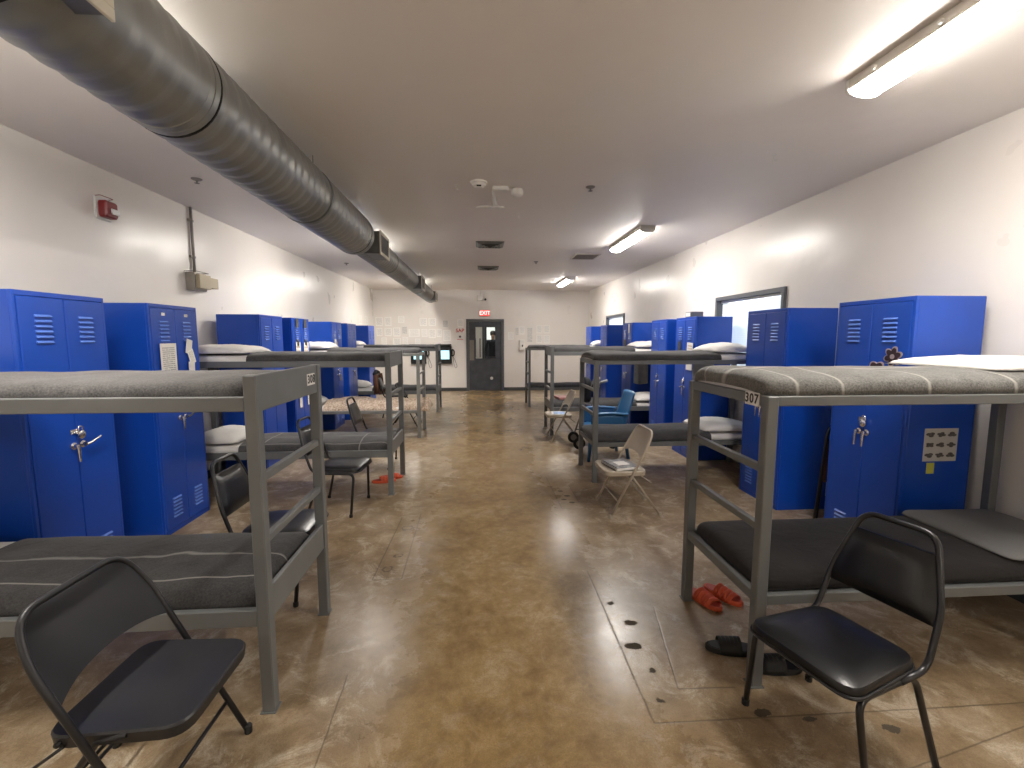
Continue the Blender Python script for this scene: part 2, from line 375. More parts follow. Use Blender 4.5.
    def grid(s, fn, nu, nv, uvfn=None):
        vs = [fn(i/(nu-1), j/(nv-1)) for i in range(nu) for j in range(nv)]
        fs = [(i*nv+j, (i+1)*nv+j, (i+1)*nv+j+1, i*nv+j+1) for i in range(nu-1) for j in range(nv-1)]
        o = len(s.v); s.add(vs, fs)
        if uvfn:
            if s.uv is None: s.uv = {}
            for i in range(nu):
                for j in range(nv): s.uv[o+i*nv+j] = uvfn(i/(nu-1), j/(nv-1))
        return s
    def xf(s, mat):
        s.v = [tuple(mat @ Vector(p)) for p in s.v]; return s
    def mesh(s, name, smooth=False, fix=True):
        me = bpy.data.meshes.new(name); me.from_pydata(s.v, [], s.f); me.update()
        if s.uv:
            l = me.uv_layers.new(name='UVMap')
            for lp in me.loops: l.data[lp.index].uv = s.uv.get(lp.vertex_index, (0, 0))
        if fix:
            import bmesh
            bm = bmesh.new(); bm.from_mesh(me); bmesh.ops.recalc_face_normals(bm, faces=bm.faces); bm.to_mesh(me); bm.free()
        if smooth:
            me.polygons.foreach_set('use_smooth', [True]*len(me.polygons))
            if smooth == 'auto': me.set_sharp_from_angle(angle=math.radians(38))
        return me
    def build(s, name, mat, parent=None, smooth=False, loc=None, rotz=0):
        return link(name, s.mesh(name, smooth), mat, parent, loc, rotz)
def link(name, me, mat, parent=None, loc=None, rotz=0):
    o = bpy.data.objects.new(name, me); COL.objects.link(o)
    if mat is not None and not me.materials: me.materials.append(M[mat] if isinstance(mat, str) else mat)
    if parent is not None: o.parent = parent
    if loc is not None: o.location = loc
    if rotz: o.rotation_euler = (0, 0, rotz)
    return o
def tag(o, label=None, cat=None, group=None, kind=None):
    if label: o['label'] = label
    if cat: o['category'] = cat
    if group: o['group'] = group
    if kind: o['kind'] = kind
    return o
def thing(name, label, cat, loc=(0, 0, 0), rotz=0, group=None):
    o = bpy.data.objects.new(name, None); COL.objects.link(o); o.empty_display_size = .05
    o.location = loc; o.rotation_euler = (0, 0, rotz)
    return tag(o, label, cat, group)
def copy_tree(o, parent=None):
    c = o.copy(); COL.objects.link(c)
    if parent is not None: c.parent = parent
    for ch in list(o.children): copy_tree(ch, c)
    return c
def fillet(pts, r, n=5, closed=False):
    P = [Vector(p) for p in pts]; out = []; m = len(P)
    for i in range(m):
        if not closed and (i == 0 or i == m-1): out.append(P[i]); continue
        a, b, c = P[(i-1) % m], P[i], P[(i+1) % m]
        d0 = (a-b); d1 = (c-b); k = min(r, d0.length*.48, d1.length*.48)
        p0 = b+d0.normalized()*k; p1 = b+d1.normalized()*k
        for j in range(n+1):
            t = j/n; out.append(p0*(1-t)**2+b*2*t*(1-t)+p1*t*t)
    return out
def rrect(x0, x1, y0, y1, r, n=5):
    pts = fillet([(x0, y0, 0), (x1, y0, 0), (x1, y1, 0), (x0, y1, 0)], r, n, True)
    return [(p.x, p.y) for p in pts]
def text_part(body, size, mat, parent, loc, rot, ext=0.0008):
    cu = bpy.data.curves.new('lettering', 'FONT'); cu.body = body; cu.size = size; cu.extrude = ext; cu.offset = size*.018
    cu.align_x = 'CENTER'; cu.align_y = 'CENTER'
    t = bpy.data.objects.new('lettering', cu); COL.objects.link(t)
    bpy.context.view_layer.update()
    me = bpy.data.meshes.new_from_object(t.evaluated_get(bpy.context.evaluated_depsgraph_get()))
    bpy.data.objects.remove(t)
    me.materials.clear()
    o = link('lettering', me, mat, parent, loc); o.rotation_euler = rot
    return o
def nz(x, y, z): return noise.noise(Vector((x, y, z)))

# ------------------------------------------------------------------ room shell
XL, XR, Y0, Y1, ZC, T = -2.99, 3.165, -4.9, 13.15, 2.88, 0.16
def struct(o): return tag(o, kind='structure')
struct(tag(MB().box(XL-T, XR+T, Y0-T, 17.2, -0.12, 0).build('floor', 'floor'), 'worn brown polished concrete floor', 'floor'))
struct(tag(MB().box(XL-T, XR+T, Y0-T, Y1+T, ZC, ZC+.12).build('ceiling', 'ceiling'), 'flat painted ceiling', 'ceiling'))
struct(tag(MB().box(XL-T, XL, Y0, Y1, 0, ZC).build('wall_left', 'wall'), 'off-white glossy left wall', 'wall'))
W1 = (4.56, 5.95, 1.02, 2.07); W2 = (9.86, 11.27, 1.02, 2.07)
mb = MB()
ys = [Y0, W1[0], W1[1], W2[0], W2[1], Y1]
for i in range(5):
    if i in (1, 3):
        wz = (W1 if i == 1 else W2)
        mb.box(XR, XR+T, ys[i], ys[i+1], 0, wz[2]); mb.box(XR, XR+T, ys[i], ys[i+1], wz[3], ZC)
    else: mb.box(XR, XR+T, ys[i], ys[i+1], 0, ZC)
struct(tag(mb.build('wall_right', 'wall'), 'off-white glossy right wall with two windows', 'wall'))
DX0, DX1, DZ = -0.394, 0.69, 2.06
mb = MB().box(XL-T, DX0, Y1, Y1+T, 0, ZC).box(DX1, XR+T, Y1, Y1+T, 0, ZC).box(DX0, DX1, Y1, Y1+T, DZ, ZC)
struct(tag(mb.build('wall_back', 'wall'), 'off-white far end wall with the door', 'wall'))
struct(tag(MB().box(XL-T, XR+T, Y0-T, Y0, 0, ZC).build('wall_front', 'wall'), 'off-white near end wall', 'wall'))
bt = .012
struct(tag(MB().box(XL, XL+bt, Y0, Y1, 0, .095, .003).build('baseboard_left', 'base'), 'dark grey vinyl baseboard on left wall', 'baseboard'))
struct(tag(MB().box(XR-bt, XR, Y0, Y1, 0, .095, .003).build('baseboard_right', 'base'), 'dark grey vinyl baseboard on right wall', 'baseboard'))
mb = MB().box(XL+bt, DX0, Y1-bt, Y1, 0, .095, .003).box(DX1, XR-bt, Y1-bt, Y1, 0, .095, .003)
struct(tag(mb.build('baseboard_back', 'base'), 'dark grey vinyl baseboard on far wall', 'baseboard'))
# corridor beyond the door
HY = 16.6
struct(tag(MB().box(-1.7, 2.0, HY, HY+.1, 0, 2.6).build('wall_corridor_end', 'wall'), 'white corridor end wall behind the door', 'wall'))
struct(tag(MB().box(-1.8, -1.7, Y1+T, HY, 0, 2.6).build('wall_corridor_left', 'wall'), 'white corridor wall left of the door', 'wall'))
struct(tag(MB().box(2.0, 2.1, Y1+T, HY, 0, 2.6).build('wall_corridor_right', 'wall'), 'white corridor wall right of the door', 'wall'))
struct(tag(MB().box(-1.8, 2.1, Y1+T, HY+.1, 2.6, 2.7).build('ceiling_corridor', 'ceiling'), 'corridor ceiling behind the door', 'ceiling'))

# door_1
d = struct(tag(thing('door_1', 'charcoal steel door with a square window and pull handle', 'door', (0, Y1, 0))))
ft = .075
fr = MB().box(DX0, DX0+ft, -.025, .13, 0, DZ, .004).box(DX1-ft, DX1, -.025, .13, 0, DZ, .004).box(DX0+ft, DX1-ft, -.025, .13, DZ-ft, DZ, .004)
fr.build('door_frame', 'door_frame', d)
lx0, lx1, lz1 = DX0+ft+.004, DX1-ft-.004, DZ-ft-.004
gx0, gx1, gz0, gz1 = -.126, .442, .93, 1.834
leaf = MB().box(lx0, gx0, .03, .075, .008, lz1).box(gx1, lx1, .03, .075, .008, lz1).box(gx0, gx1, .03, .075, .008, gz0).box(gx0, gx1, .03, .075, gz1, lz1)
lf = leaf.build('door_leaf', 'door', d)
MB().box(gx0-.03, gx0, .018, .03, gz0-.03, gz1+.03, .003).box(gx1, gx1+.03, .018, .03, gz0-.03, gz1+.03, .003).box(gx0, gx1, .018, .03, gz0-.03, gz0, .003).box(gx0, gx1, .018, .03, gz1, gz1+.03, .003).build('window_bead', 'door', lf)
MB().box(gx0, gx1, .048, .054, gz0, gz1).build('pane', 'glass', d)
MB().box(-.30, -.17, .022, .03, .88, 1.46, .002).build('lock_plate', 'conduit', lf)
MB().tube(fillet([(-.13, .03, .98), (-.13, -.05, .98), (-.13, -.05, 1.50), (-.13, .03, 1.50)], .04), .016).tube(fillet([(.0, .03, .98), (.0, -.05, .98), (.0, -.05, 1.50), (.0, .03, 1.50)], .04), .016).build('pull_handle', 'door_frame', lf, 'auto')
MB().lathe([(.045, 0), (.045, .006), (.03, .008)], 16, (.33, .022, .36), 'y').build('patch_plate', 'white', lf, 'auto')

# windows
def window(nm, wv, lab, lab2):
    y0, y1, z0, z1 = wv; o = struct(tag(thing(nm, lab, 'window', (XR, 0, 0)))); fw = .05
    m = MB()
    for (a, b_, c, e) in ((y0, y1, z1-fw, z1), (y0, y1, z0, z0+fw), (y0, y0+fw, z0+fw, z1-fw), (y1-fw, y1, z0+fw, z1-fw)): m.box(-.03, .12, a, b_, c, e, .004)
    m.build('window_frame', 'door_frame', o)
    MB().box(.09, .096, y0+fw, y1-fw, z0+fw, z1-fw).build('pane', 'glass', o)
    bl = thing('window_blind', lab2, 'blind', (XR+.045, 0, 0))
    MB().box(-.02, .02, y0+fw+.004, y1-fw-.004, z1-fw-.03, z1-fw-.002, .003).build('head_rail', 'white', bl)
    sl = MB(); z = z0+fw+.02
    while z < z1-fw-.04:
        a, h_ = .012, .0135      # nearly closed slats
        sl.add([(-a*.45, y0+fw+.008, z-h_), (a*.15, y0+fw+.008, z), (a*.45, y0+fw+.008, z+h_), (-a*.45, y1-fw-.008, z-h_), (a*.15, y1-fw-.008, z), (a*.45, y1-fw-.008, z+h_)], [(0, 1, 4, 3), (1, 2, 5, 4)]); z += .0225
    tag(sl.build('slats', 'slat', bl), 'thin white horizontal slats', kind='stuff')
    MB().box(-.012, .012, y0+fw+.008, y1-fw-.008, z0+fw+.002, z0+fw+.012, .002).build('bottom_rail', 'white', bl)
    for yy in (y0+.16, (y0+y1)/2, y1-.16): MB().box(-.0145, -.0135, yy-.002, yy+.002, z0+fw+.012, z1-fw-.03).build('ladder_cord', 'white', bl)
window('window_1', W1, 'near grey-framed window in the right wall behind the lockers', 'white slatted blind in the nearer right-wall window')
window('window_2', W2, 'far small-looking grey-framed window in the right wall', 'white slatted blind in the farther right-wall window')

# ------------------------------------------------------------------ ceiling lamps
LL = 1.30
def lamp_meshes():
    hs = MB().box(-.092, .092, -LL/2, LL/2, -.052, 0, .006)
    n = 14
    prof = [(.084*math.cos(PI+PI*k/n)*(1.0), -.0525+.034*math.sin(PI+PI*k/n)) for k in range(n+1)]
    lens = MB().prism(prof, -LL/2+.02, LL/2-.02, 0, 'y')
    cap = MB().prism([(x*1.10, z*1.03) for (x, z) in prof]+[(.0925, -.002), (-.0925, -.002)], 0, .02, 0, 'y')
    return hs.mesh('housing'), lens.mesh('lens', 'auto'), cap.mesh('end_cap', 'auto')
HM, LM, CM = lamp_meshes()
CLIP = MB().lathe([(.012, 0), (.012, .01), (.004, .014)], 8).mesh('clip')
for x, y, lab in ((2.01, 1.75, 'bright fluorescent wraparound lamp on the ceiling, nearest of the right row'),
                  (2.01, 6.12, 'bright fluorescent wraparound lamp on the ceiling, middle of the right row'),
                  (2.01, 10.75, 'bright fluorescent wraparound lamp on the ceiling, farthest of the right row'),
                  (2.01, -2.65, 'unseen fluorescent wraparound lamp added for fill behind the camera, right row'),  # added fill lamp out of view, continues the right row's spacing
                  (-1.60, 1.75, 'fluorescent wraparound lamp hidden behind the near end of the duct'),
                  (-1.60, 6.60, 'fluorescent wraparound lamp hidden behind the middle of the duct'),
                  (-1.60, 11.1, 'fluorescent wraparound lamp hidden behind the far end of the duct'),
                  (-1.60, -2.65, 'unseen fluorescent wraparound lamp added for fill behind the camera, beside the duct')):  # second added fill lamp, also out of view
    t = thing('ceiling_lamp', lab, 'ceiling lamp', (x, y, ZC), 0, 'fluorescent ceiling lamps')
    link('housing', HM, 'lamp_metal', t); link('lens', LM, 'lens', t)
    link('end_cap', CM, 'white', t, (0, -LL/2, 0)); link('end_cap', CM, 'white', t, (0, LL/2-.02, 0))
    for k in range(4):
        c = link('clip', CLIP, 'white', t, (-.0925, -LL/2+.16+k*.32, -.03)); c.rotation_euler = (0, -PI/2, 0)
# corridor lamp
t = thing('corridor_lamp', 'flat white lamp on the corridor ceiling behind the door', 'ceiling lamp', (.15, 15.0, 2.6))
MB().box(-.3, .3, -.3, .3, -.04, 0, .005).build('housing', 'white', t)
MB().box(-.27, .27, -.27, .27, -.05, -.0405).build('lens', emit('corridor_lens', (1, .97, .92), 4.0), t)

# ------------------------------------------------------------------ spiral duct
DXc, DZc, R1, R2 = -1.29, 2.602, 0.200, 0.152
duct = thing('spiral_duct', 'long grey galvanised spiral air duct hung under the ceiling', 'air duct', (DXc, 0, DZc))
def duct_tube(y0, y1, r, pitch, cap=False):
    n = 44; st = .0095; m = int((y1-y0)/st)+1; vs = []; fs = []
    for i in range(m):
        y = y0+(y1-y0)*i/(m-1)
        for k in range(n):
            a = 2*PI*k/n; ph = (y/pitch+k/n) % 1.0
            q = .0062*abs(math.sin(PI*ph))**.8 + math.exp(-((ph-.5)/.07)**2)*.0022
            vs.append(((r+q)*math.cos(a), y, (r+q)*math.sin(a)))
    for i in range(m-1):
        for k in range(n):
            l = (k+1) % n; fs.append((i*n+k, (i+1)*n+k, (i+1)*n+l, i*n+l))
    fs.append(tuple(range(n)))
    fs.append(tuple((m-1)*n+k for k in range(n))[::-1])
    return MB().add(vs, fs)
duct_tube(Y0+.01, 4.92, R1, .105).build('wide_section', 'galv', duct, 'auto')
duct_tube(5.02, 12.25, R2, .105).build('narrow_section', 'galv', duct, 'auto')
MB().lathe([(R1+.003, 4.90), (R1+.003, 4.95), (R2+.004, 5.04), (R2+.004, 5.07)], 44, (0, 0, 0), 'y').build('reducer', 'galv', duct, 'auto')
for y, r in ((-1.6, R1), (2.08, R1), (4.78, R1), (7.6, R2), (10.3, R2)):
    MB().lathe([(r+.002, y-.04), (r+.0075, y-.036), (r+.0075, y-.006), (r+.004, y-.005), (r+.004, y+.005), (r+.0075, y+.006), (r+.0075, y+.036), (r+.002, y+.04)], 44, (0, 0, 0), 'y').build('joint_band', 'galv', duct, 'auto')
for y in (1.35, 2.13, 4.83): MB().lathe([(R1+.001, y-.004), (R1+.0085, y-.003), (R1+.0085, y+.003), (R1+.001, y+.004)], 44, (0, 0, 0), 'y').build('seam', 'dark', duct, 'auto')
MB().lathe([(R2+.006, 12.22), (R2+.006, 12.27), (R2-.02, 12.275)], 44, (0, 0, 0), 'y').build('end_cap', 'galv_box', duct, 'auto')
for y, r in ((.6, R1), (3.6, R1), (6.6, R2), (9.6, R2), (12.0, R2)):
    MB().tube([(r*.35, y, r*.9), (r*.35, y, ZC-DZc)], .004, 6).build('hanger_rod', 'conduit', duct)
    MB().lathe([(r+.009, y-.015), (r+.011, y-.012), (r+.011, y+.012), (r+.009, y+.015)], 40, (0, 0, 0), 'y').build('hanger_strap', 'galv_box', duct, 'auto')
for y0, y1, z0, z1, xo in ((1.0, 1.485, 2.465, 2.695, .245), (5.10, 5.56, 2.445, 2.68, .235), (8.75, 9.25, 2.45, 2.69, .215), (11.55, 12.05, 2.45, 2.68, .21)):
    z0 -= DZc; z1 -= DZc
    bxo = MB().box(.05, xo-.012, y0, y1, z0, z1, .004).build('vent_box', 'galv_box', duct)
    m = MB()
    for (a, b_, c, e) in ((y0-.01, y1+.01, z1-.025, z1+.01), (y0-.01, y1+.01, z0-.01, z0+.025), (y0-.01, y0+.025, z0+.025, z1-.025), (y1-.025, y1+.01, z0+.025, z1-.025)): m.box(xo-.012, xo, a, b_, c, e, .002)
    m.build('grille_frame', 'cream', bxo)
    MB().box(xo-.0118, xo-.010, y0+.025, y1-.025, z0+.025, z1-.025).build('grille_opening', 'dark', bxo)
    k = 9
    SM = MB().add([(-.008, y0+.026, -.003), (.0, y0+.026, .006), (-.008, y1-.026, -.003), (.0, y1-.026, .006), (-.008, y0+.026, -.006), (.0, y0+.026, .003), (-.008, y1-.026, -.006), (.0, y1-.026, .003)],
                  [(0, 1, 3, 2), (4, 6, 7, 5), (0, 4, 5, 1), (2, 3, 7, 6), (1, 5, 7, 3), (0, 2, 6, 4)]).mesh('grille_slat')
    for i in range(k):
        link('grille_slat', SM, 'galv_box', bxo, (xo-.001, 0, z0+.025+(z1-z0-.05)*(i+.5)/k))

# ------------------------------------------------------------------ lockers
LH, LD_, LWID = 1.80, 0.46, 0.58
LOUV = MB().add([(0, -.05, .009), (.010, -.05, -.002), (.008, -.05, -.006), (0, -.05, -.004), (0, .05, .009), (.010, .05, -.002), (.008, .05, -.006), (0, .05, -.004)],
                [(0, 1, 5, 4), (1, 2, 6, 5), (2, 3, 7, 6), (0, 3, 2, 1), (4, 5, 6, 7), (0, 4, 7, 3)]).mesh('louver')
HND = MB().lathe([(.022, 0), (.022, .008), (.012, .014), (.012, .030)], 14, (0, 0, 0), 'x').tube([(.030, 0, .005), (.034, 0, -.02), (.036, 0, -.095)], [.010, .009, .006], 8).mesh('handle', 'auto')
HNDH = MB().lathe([(.022, 0), (.022, .008), (.012, .014), (.012, .030)], 14, (0, 0, 0), 'x').tube([(.030, -.005, 0), (.034, .02, .004), (.036, .095, .03)], [.010, .009, .006], 8).mesh('handle', 'auto')
LOCK = MB().lathe([(.024, 0), (.026, .004), (.026, .016), (.020, .02)], 16, (.006, 0, 0), 'x').tube(fillet([(.014, -.013, .02), (.014, -.013, .052), (.014, .013, .052), (.014, .013, .02)], .012), .0035, 6).mesh('padlock', 'auto')
HASP = MB().box(.0, .004, -.03, .03, -.014, .014, .001).tube(fillet([(.0, -.008, 0), (.018, -.008, 0), (.018, .008, 0), (.0, .008, 0)], .006), .003, 6).mesh('hasp', 'auto')
CARD = MB().box(0, .003, -.022, .022, -.012, .012, .0008).mesh('card_holder')
def locker(xf, yc, rz, label, w=LWID, hasp=True, hdl=(0, 0), cards=False, group='blue double-door lockers', small=False):
    t = thing('locker', label, 'locker', (xf, yc, 0), rz, group); h = LH; dd = LD_
    b = MB().box(-dd, -.018, -w/2, w/2, 0.0, h, .004)
    b.box(-.018, 0, -w/2, -w/2+.018, 0, h, .002).box(-.018, 0, w/2-.018, w/2, 0, h, .002).box(-.018, 0, -w/2+.018, w/2-.018, h-.028, h, .002).box(-.018, 0, -w/2+.018, w/2-.018, 0, .04, .002)
    b.build('body', 'blue', t)
    iw = w/2-.018
    for sd in (-1, 1):
        ya, yb = (-iw+.003, -.0025) if sd < 0 else (.0025, iw-.003)
        dr = MB().box(-.0175, .004, ya, yb, .043, h-.031, .003).build('door', 'blue', t)
        yc2 = (ya+yb)/2
        for zz in ((1.52, 1.549, 1.578, 1.607, 1.636, 1.665) if True else ()):
            link('louver', LOUV, 'louver', dr, (.004, yc2, zz))
        for zz in (.125, .154, .183, .212, .241, .27): link('louver', LOUV, 'louver', dr, (.004, yc2, zz))
        hm = HNDH if hdl[0 if sd < 0 else 1] else HND
        link('handle', hm, 'chrome', dr, (.004, sd*.032, .90))
        if cards: link('card_holder', CARD, 'chrome', dr, (.004, yc2, 1.725))
    if hasp:
        link('hasp', HASP, 'chrome', t, (.0045, -.012, .985)); link('padlock', LOCK, 'chrome', t, (.006, .012, .962))
    return t
XLF, XRF = -2.44, 2.64
LK = {}
def LKR(key, y0, y1, label, **kw):
    w = y1-y0; left = key[0] == 'L'
    LK[key] = locker(XLF if left else XRF, (y0+y1)/2, 0 if left else PI, label, w=w, **kw)
LKR('LA', 2.585, 3.175, 'blue steel locker without papers, nearest on the left wall', hdl=(0, 1))
LKR('LB', 3.565, 4.145, 'blue steel locker with a long paper and strip of notes on its doors', cards=True, hdl=(0, 1), hasp=False)
LKR('LC', 5.27, 5.86, 'plain blue steel locker behind the white pillow of the second left bunk', hasp=False)
LKR('LD', 6.13, 6.74, 'blue steel locker with pictures and white sheets on both doors', hasp=False)
LKR('LE', 7.72, 8.28, 'blue steel locker with a round sticker, behind the third left bunk')
LKR('LF', 8.62, 9.23, 'narrow-looking blue steel locker, second from the far end on the left wall', hasp=False)
LKR('LG', 10.20, 10.80, 'blue steel locker farthest along the left wall', hasp=False)
LKR('RA', 2.615, 3.215, 'blue steel locker with flower magnets, nearest on the right wall')
LKR('RB', 3.775, 4.36, 'blue steel locker in front of the blind, second on the right wall', hasp=False)
LKR('RC', 5.435, 6.01, 'blue steel locker with a small box on top and cards on its door', hdl=(1, 0))
LKR('RD', 6.30, 6.89, 'plain blue steel locker with scratches, behind the blue armchair', hdl=(1, 0))
LKR('RE', 7.78, 8.32, 'blue steel locker with a dark sticker, behind the third right bunk', hasp=False)
LKR('RF', 9.36, 9.88, 'blue steel locker under the far window on the right wall', hasp=False)
LKR('RG', 10.72, 11.26, 'blue steel locker farthest along the right wall', hasp=False)

# ------------------------------------------------------------------ bunk beds
BW = 0.72
def bunk(xf, y0, side, length, style, mat, label, number=None, W=BW):
    rz = PI if side == 'L' else 0
    t = thing('bunk_bed', label, 'bunk bed', (xf, y0+W if side == 'L' else y0, 0), rz, 'grey steel bunk beds')
    p = .05; L = length; tall = style == 'panel'
    top = 1.404 if tall else 1.304
    PM = MB().box(0, p, 0, p, 0.004, top, .004).mesh('post')
    for u in (0, L-p):
        for v in (0, W-p):
            link('post', PM, mat, t, (u, v, 0))
    FP = MB().box(-.006, p+.006, -.006, p+.006, 0, .006, .001).mesh('foot_plate')
    for u in (0, L-p):
        for v in (0, W-p): link('foot_plate', FP, mat, t, (u, v, 0))
    uz0, uz1 = (1.262, 1.320) if tall else (1.262, 1.304)
    lz0, lz1 = (.378, .449) if tall else (.384, .43)
    for z0, z1 in ((uz0, uz1), (lz0, lz1)):
        RM = MB().box(p, L-p, .004, .034, z0, z1, .003).mesh('side_rail')
        link('side_rail', RM, mat, t); link('side_rail', RM, mat, t, (0, W-.038, 0))
        MB().box(.02, L-.02, .034, W-.034, z1-.032, z1-.022).build('deck', 'deck', t)
    def endbar(u, z0, z1, th=.03, nm='end_rail'):
        return MB().box(u, u+th, p, W-p, z0, z1, .003).build(nm, mat, t)
    if tall:
        endbar(.006, 1.257, 1.404, .02, 'end_panel'); endbar(.006, .390, .530, .02, 'end_panel')
        endbar(L-.026, 1.257, 1.35, .02, 'end_panel'); endbar(L-.026, .390, .530, .02, 'end_panel')
    else:
        endbar(.004, 1.257, 1.304, .034); endbar(.004, .384, .43, .034)
        endbar(L-.038, 1.257, 1.304, .034); endbar(L-.038, .384, .43, .034)
    for z in (.985, .725): MB().box(.010, .040, p, W-p, z-.016, z+.016, .003).build('rung', mat, t)
    if number:
        vc, wd = number[1], .034
        for i, ch in enumerate(number[0]):
            # tiles face the aisle (local -x)
            for_side = 1 if side == 'L' else -1
            vv = vc + (i-1)*wd*(-1 if side == 'R' else -1)
            zc = number[2]
            pl = MB().box(-.0005 if not tall else .0035, .004 if not tall else .0065, vv-wd*.47, vv+wd*.47, zc-.029, zc+.029, .0005).build('number_tile', 'paper_plain', t)
            if ch != ' ':
                text_part(ch, .058, 'print_black', pl, ((-.0012 if not tall else .0028), vv, zc), (PI/2, 0, -PI/2))
    return t
XLB, XRB, LLEN, RLEN = -0.86, 1.19, 2.06, 1.93
bunk(XLB, 1.80, 'L', LLEN, 'panel', 'grey', 'grey steel bunk bed with a solid end panel and number tiles, front left', ('308', .135, 1.335))
bunk(XLB, 4.42, 'L', LLEN, 'panel', 'grey', 'grey steel bunk bed with end panels, second on the left')
bunk(XLB-.06, 6.98, 'L', LLEN-.06, 'rail', 'grey_light', 'pale grey bunk bed with a beige comforter below, third on the left')
bunk(XLB, 9.40, 'L', LLEN, 'panel', 'grey', 'grey steel bunk bed in front of the wall kiosks, last on the left')
bunk(XRB, 1.79, 'R', RLEN, 'rail', 'grey', 'grey steel bunk bed numbered 307, front right', ('307', .115, 1.281))
bunk(XRB, 4.66, 'R', RLEN, 'rail', 'grey', 'grey steel bunk bed beside the beige folding chair, second on the right')
bunk(XRB-.09, 7.02, 'R', RLEN+.09, 'panel', 'grey', 'grey steel bunk bed with end panels, third on the right')
bunk(XRB-.13, 9.95, 'R', RLEN+.13, 'rail', 'grey', 'grey steel bunk bed nearest the far wall, last on the right')

# ------------------------------------------------------------------ bedding
def se(a, e): return math.copysign(abs(a)**e, a)
def section(L, W, H, u0, u1, round0, round1, seed, amp=.008, n=5.0, nu=44, nt=30, bow=.012, lowfreq=2.2):
    """rounded cushion surface: u along the bed, v across; returns point function and arc length"""
    rr = .09
    def pt(a, b):
        u = u0+(u1-u0)*a
        k = 1.0
        if round0 and u-u0 < rr: k = min(k, (max(0, 1-((rr-(u-u0))/rr)**3.0))**(1/3.0))
        if round1 and u1-u < rr: k = min(k, (max(0, 1-((rr-(u1-u))/rr)**3.0))**(1/3.0))
        th = PI*b
        cs, sn = math.cos(th), math.sin(th)
        vv = -se(cs, 2/n)*W/2*(.80+.20*k); zz = se(sn, 2/n)*H*max(k, .02)
        q = nz(u*lowfreq+seed*7.1, vv*lowfreq*1.3, seed)+.5*nz(u*6+seed, vv*6, zz*5+seed)
        zz += amp*q*min(1, zz/H*1.5) + bow*sn*(1-(2*vv/W)**2)
        vv += amp*.6*nz(u*4+seed*3, zz*6, seed*2)*abs(cs)
        return (u, vv, max(0.0, zz))
    return pt
def soft(name, pt, mat, label, cat, parent_frame, nu=44, nt=34, closed=False, arc=.9, ulen=2.0, thick=0, group=None):
    """end rounding is concentrated at the ends, so sample them more densely"""
    def wa(a): return a-.12*math.sin(2*PI*a)/(2*PI)*5*.9 if True else a
    def mp(a):
        # denser near 0 and 1
        return .5-.5*math.copysign(abs(math.cos(PI*a))**.75, math.cos(PI*a))
    def mb_(b):
        return b
    K = 240; tb = [0.0]; prev = Vector(pt(.5, 0))
    for q in range(1, K+1):
        cur = Vector(pt(.5, q/K)); tb.append(tb[-1]+(cur-prev).length); prev = cur
    tot = tb[-1]; inv = []; q = 0
    for j in range(nt):
        want = tot*j/(nt-1)
        while q < K-1 and tb[q+1] < want: q += 1
        inv.append(min(1.0, (q+(want-tb[q])/max(1e-9, tb[q+1]-tb[q]))/K))
    inv[0] = 0.0; inv[-1] = 1.0
    m = MB(); m.grid(lambda a, b: pt(mp(a), inv[round(b*(nt-1))]), nu, nt, lambda a, b: (mp(a)*ulen, b*tot))
    if closed:
        n = nt
        for i in range(nu-1): m.f.append((i*n, i*n+n-1, (i+1)*n+n-1, (i+1)*n))
        m.f.append(tuple(range(n))); m.f.append(tuple((nu-1)*n+k for k in range(n)))
    o = m.build(name, mat, None, True)
    loc, rz = parent_frame; o.location = loc; o.rotation_euler = (0, 0, rz)
    if thick:
        md = o.modifiers.new('thickness', 'SOLIDIFY'); md.thickness = thick; md.offset = -1
    tag(o, label, cat, group); return o
def pillow(loc, rz, l, wd, th, label, seed, mat='pillow', tilt=0):
    def top(a, b, sgn):
        x, y = 2*a-1, 2*b-1
        e = ((1-abs(x)**2.6)*(1-abs(y)**3.4))**.5 if abs(x) < 1 and abs(y) < 1 else 0
        px = x*l/2*(1-.06*y*y*y*y); py = y*wd/2*(1-.06*x**4)
        zz = th*(1+.20*nz(x*1.9+seed, y*1.9, seed)+.08*nz(x*5+seed, y*5, seed))
        return (px, py, (th*.05+zz*.95*e) if sgn > 0 else th*.05*(1-min(1, e*2.2)))
    m = MB(); nu, nv = 22, 18
    m.grid(lambda a, b: top(a, b, 1), nu, nv, lambda a, b: (a, b)); m.grid(lambda a, b: top(a, b, -1), nu, nv, lambda a, b: (a, b))
    me = m.mesh('pillow', True, fix=True)
    import bmesh
    bm = bmesh.new(); bm.from_mesh(me); bmesh.ops.remove_doubles(bm, verts=bm.verts, dist=.0004); bmesh.ops.recalc_face_normals(bm, faces=bm.faces); bm.to_mesh(me); bm.free()
    o = link('pillow', me, mat, None, loc); o.rotation_euler = (0, tilt, rz)
    return tag(o, label, 'pillow', 'pillows on the bunks')
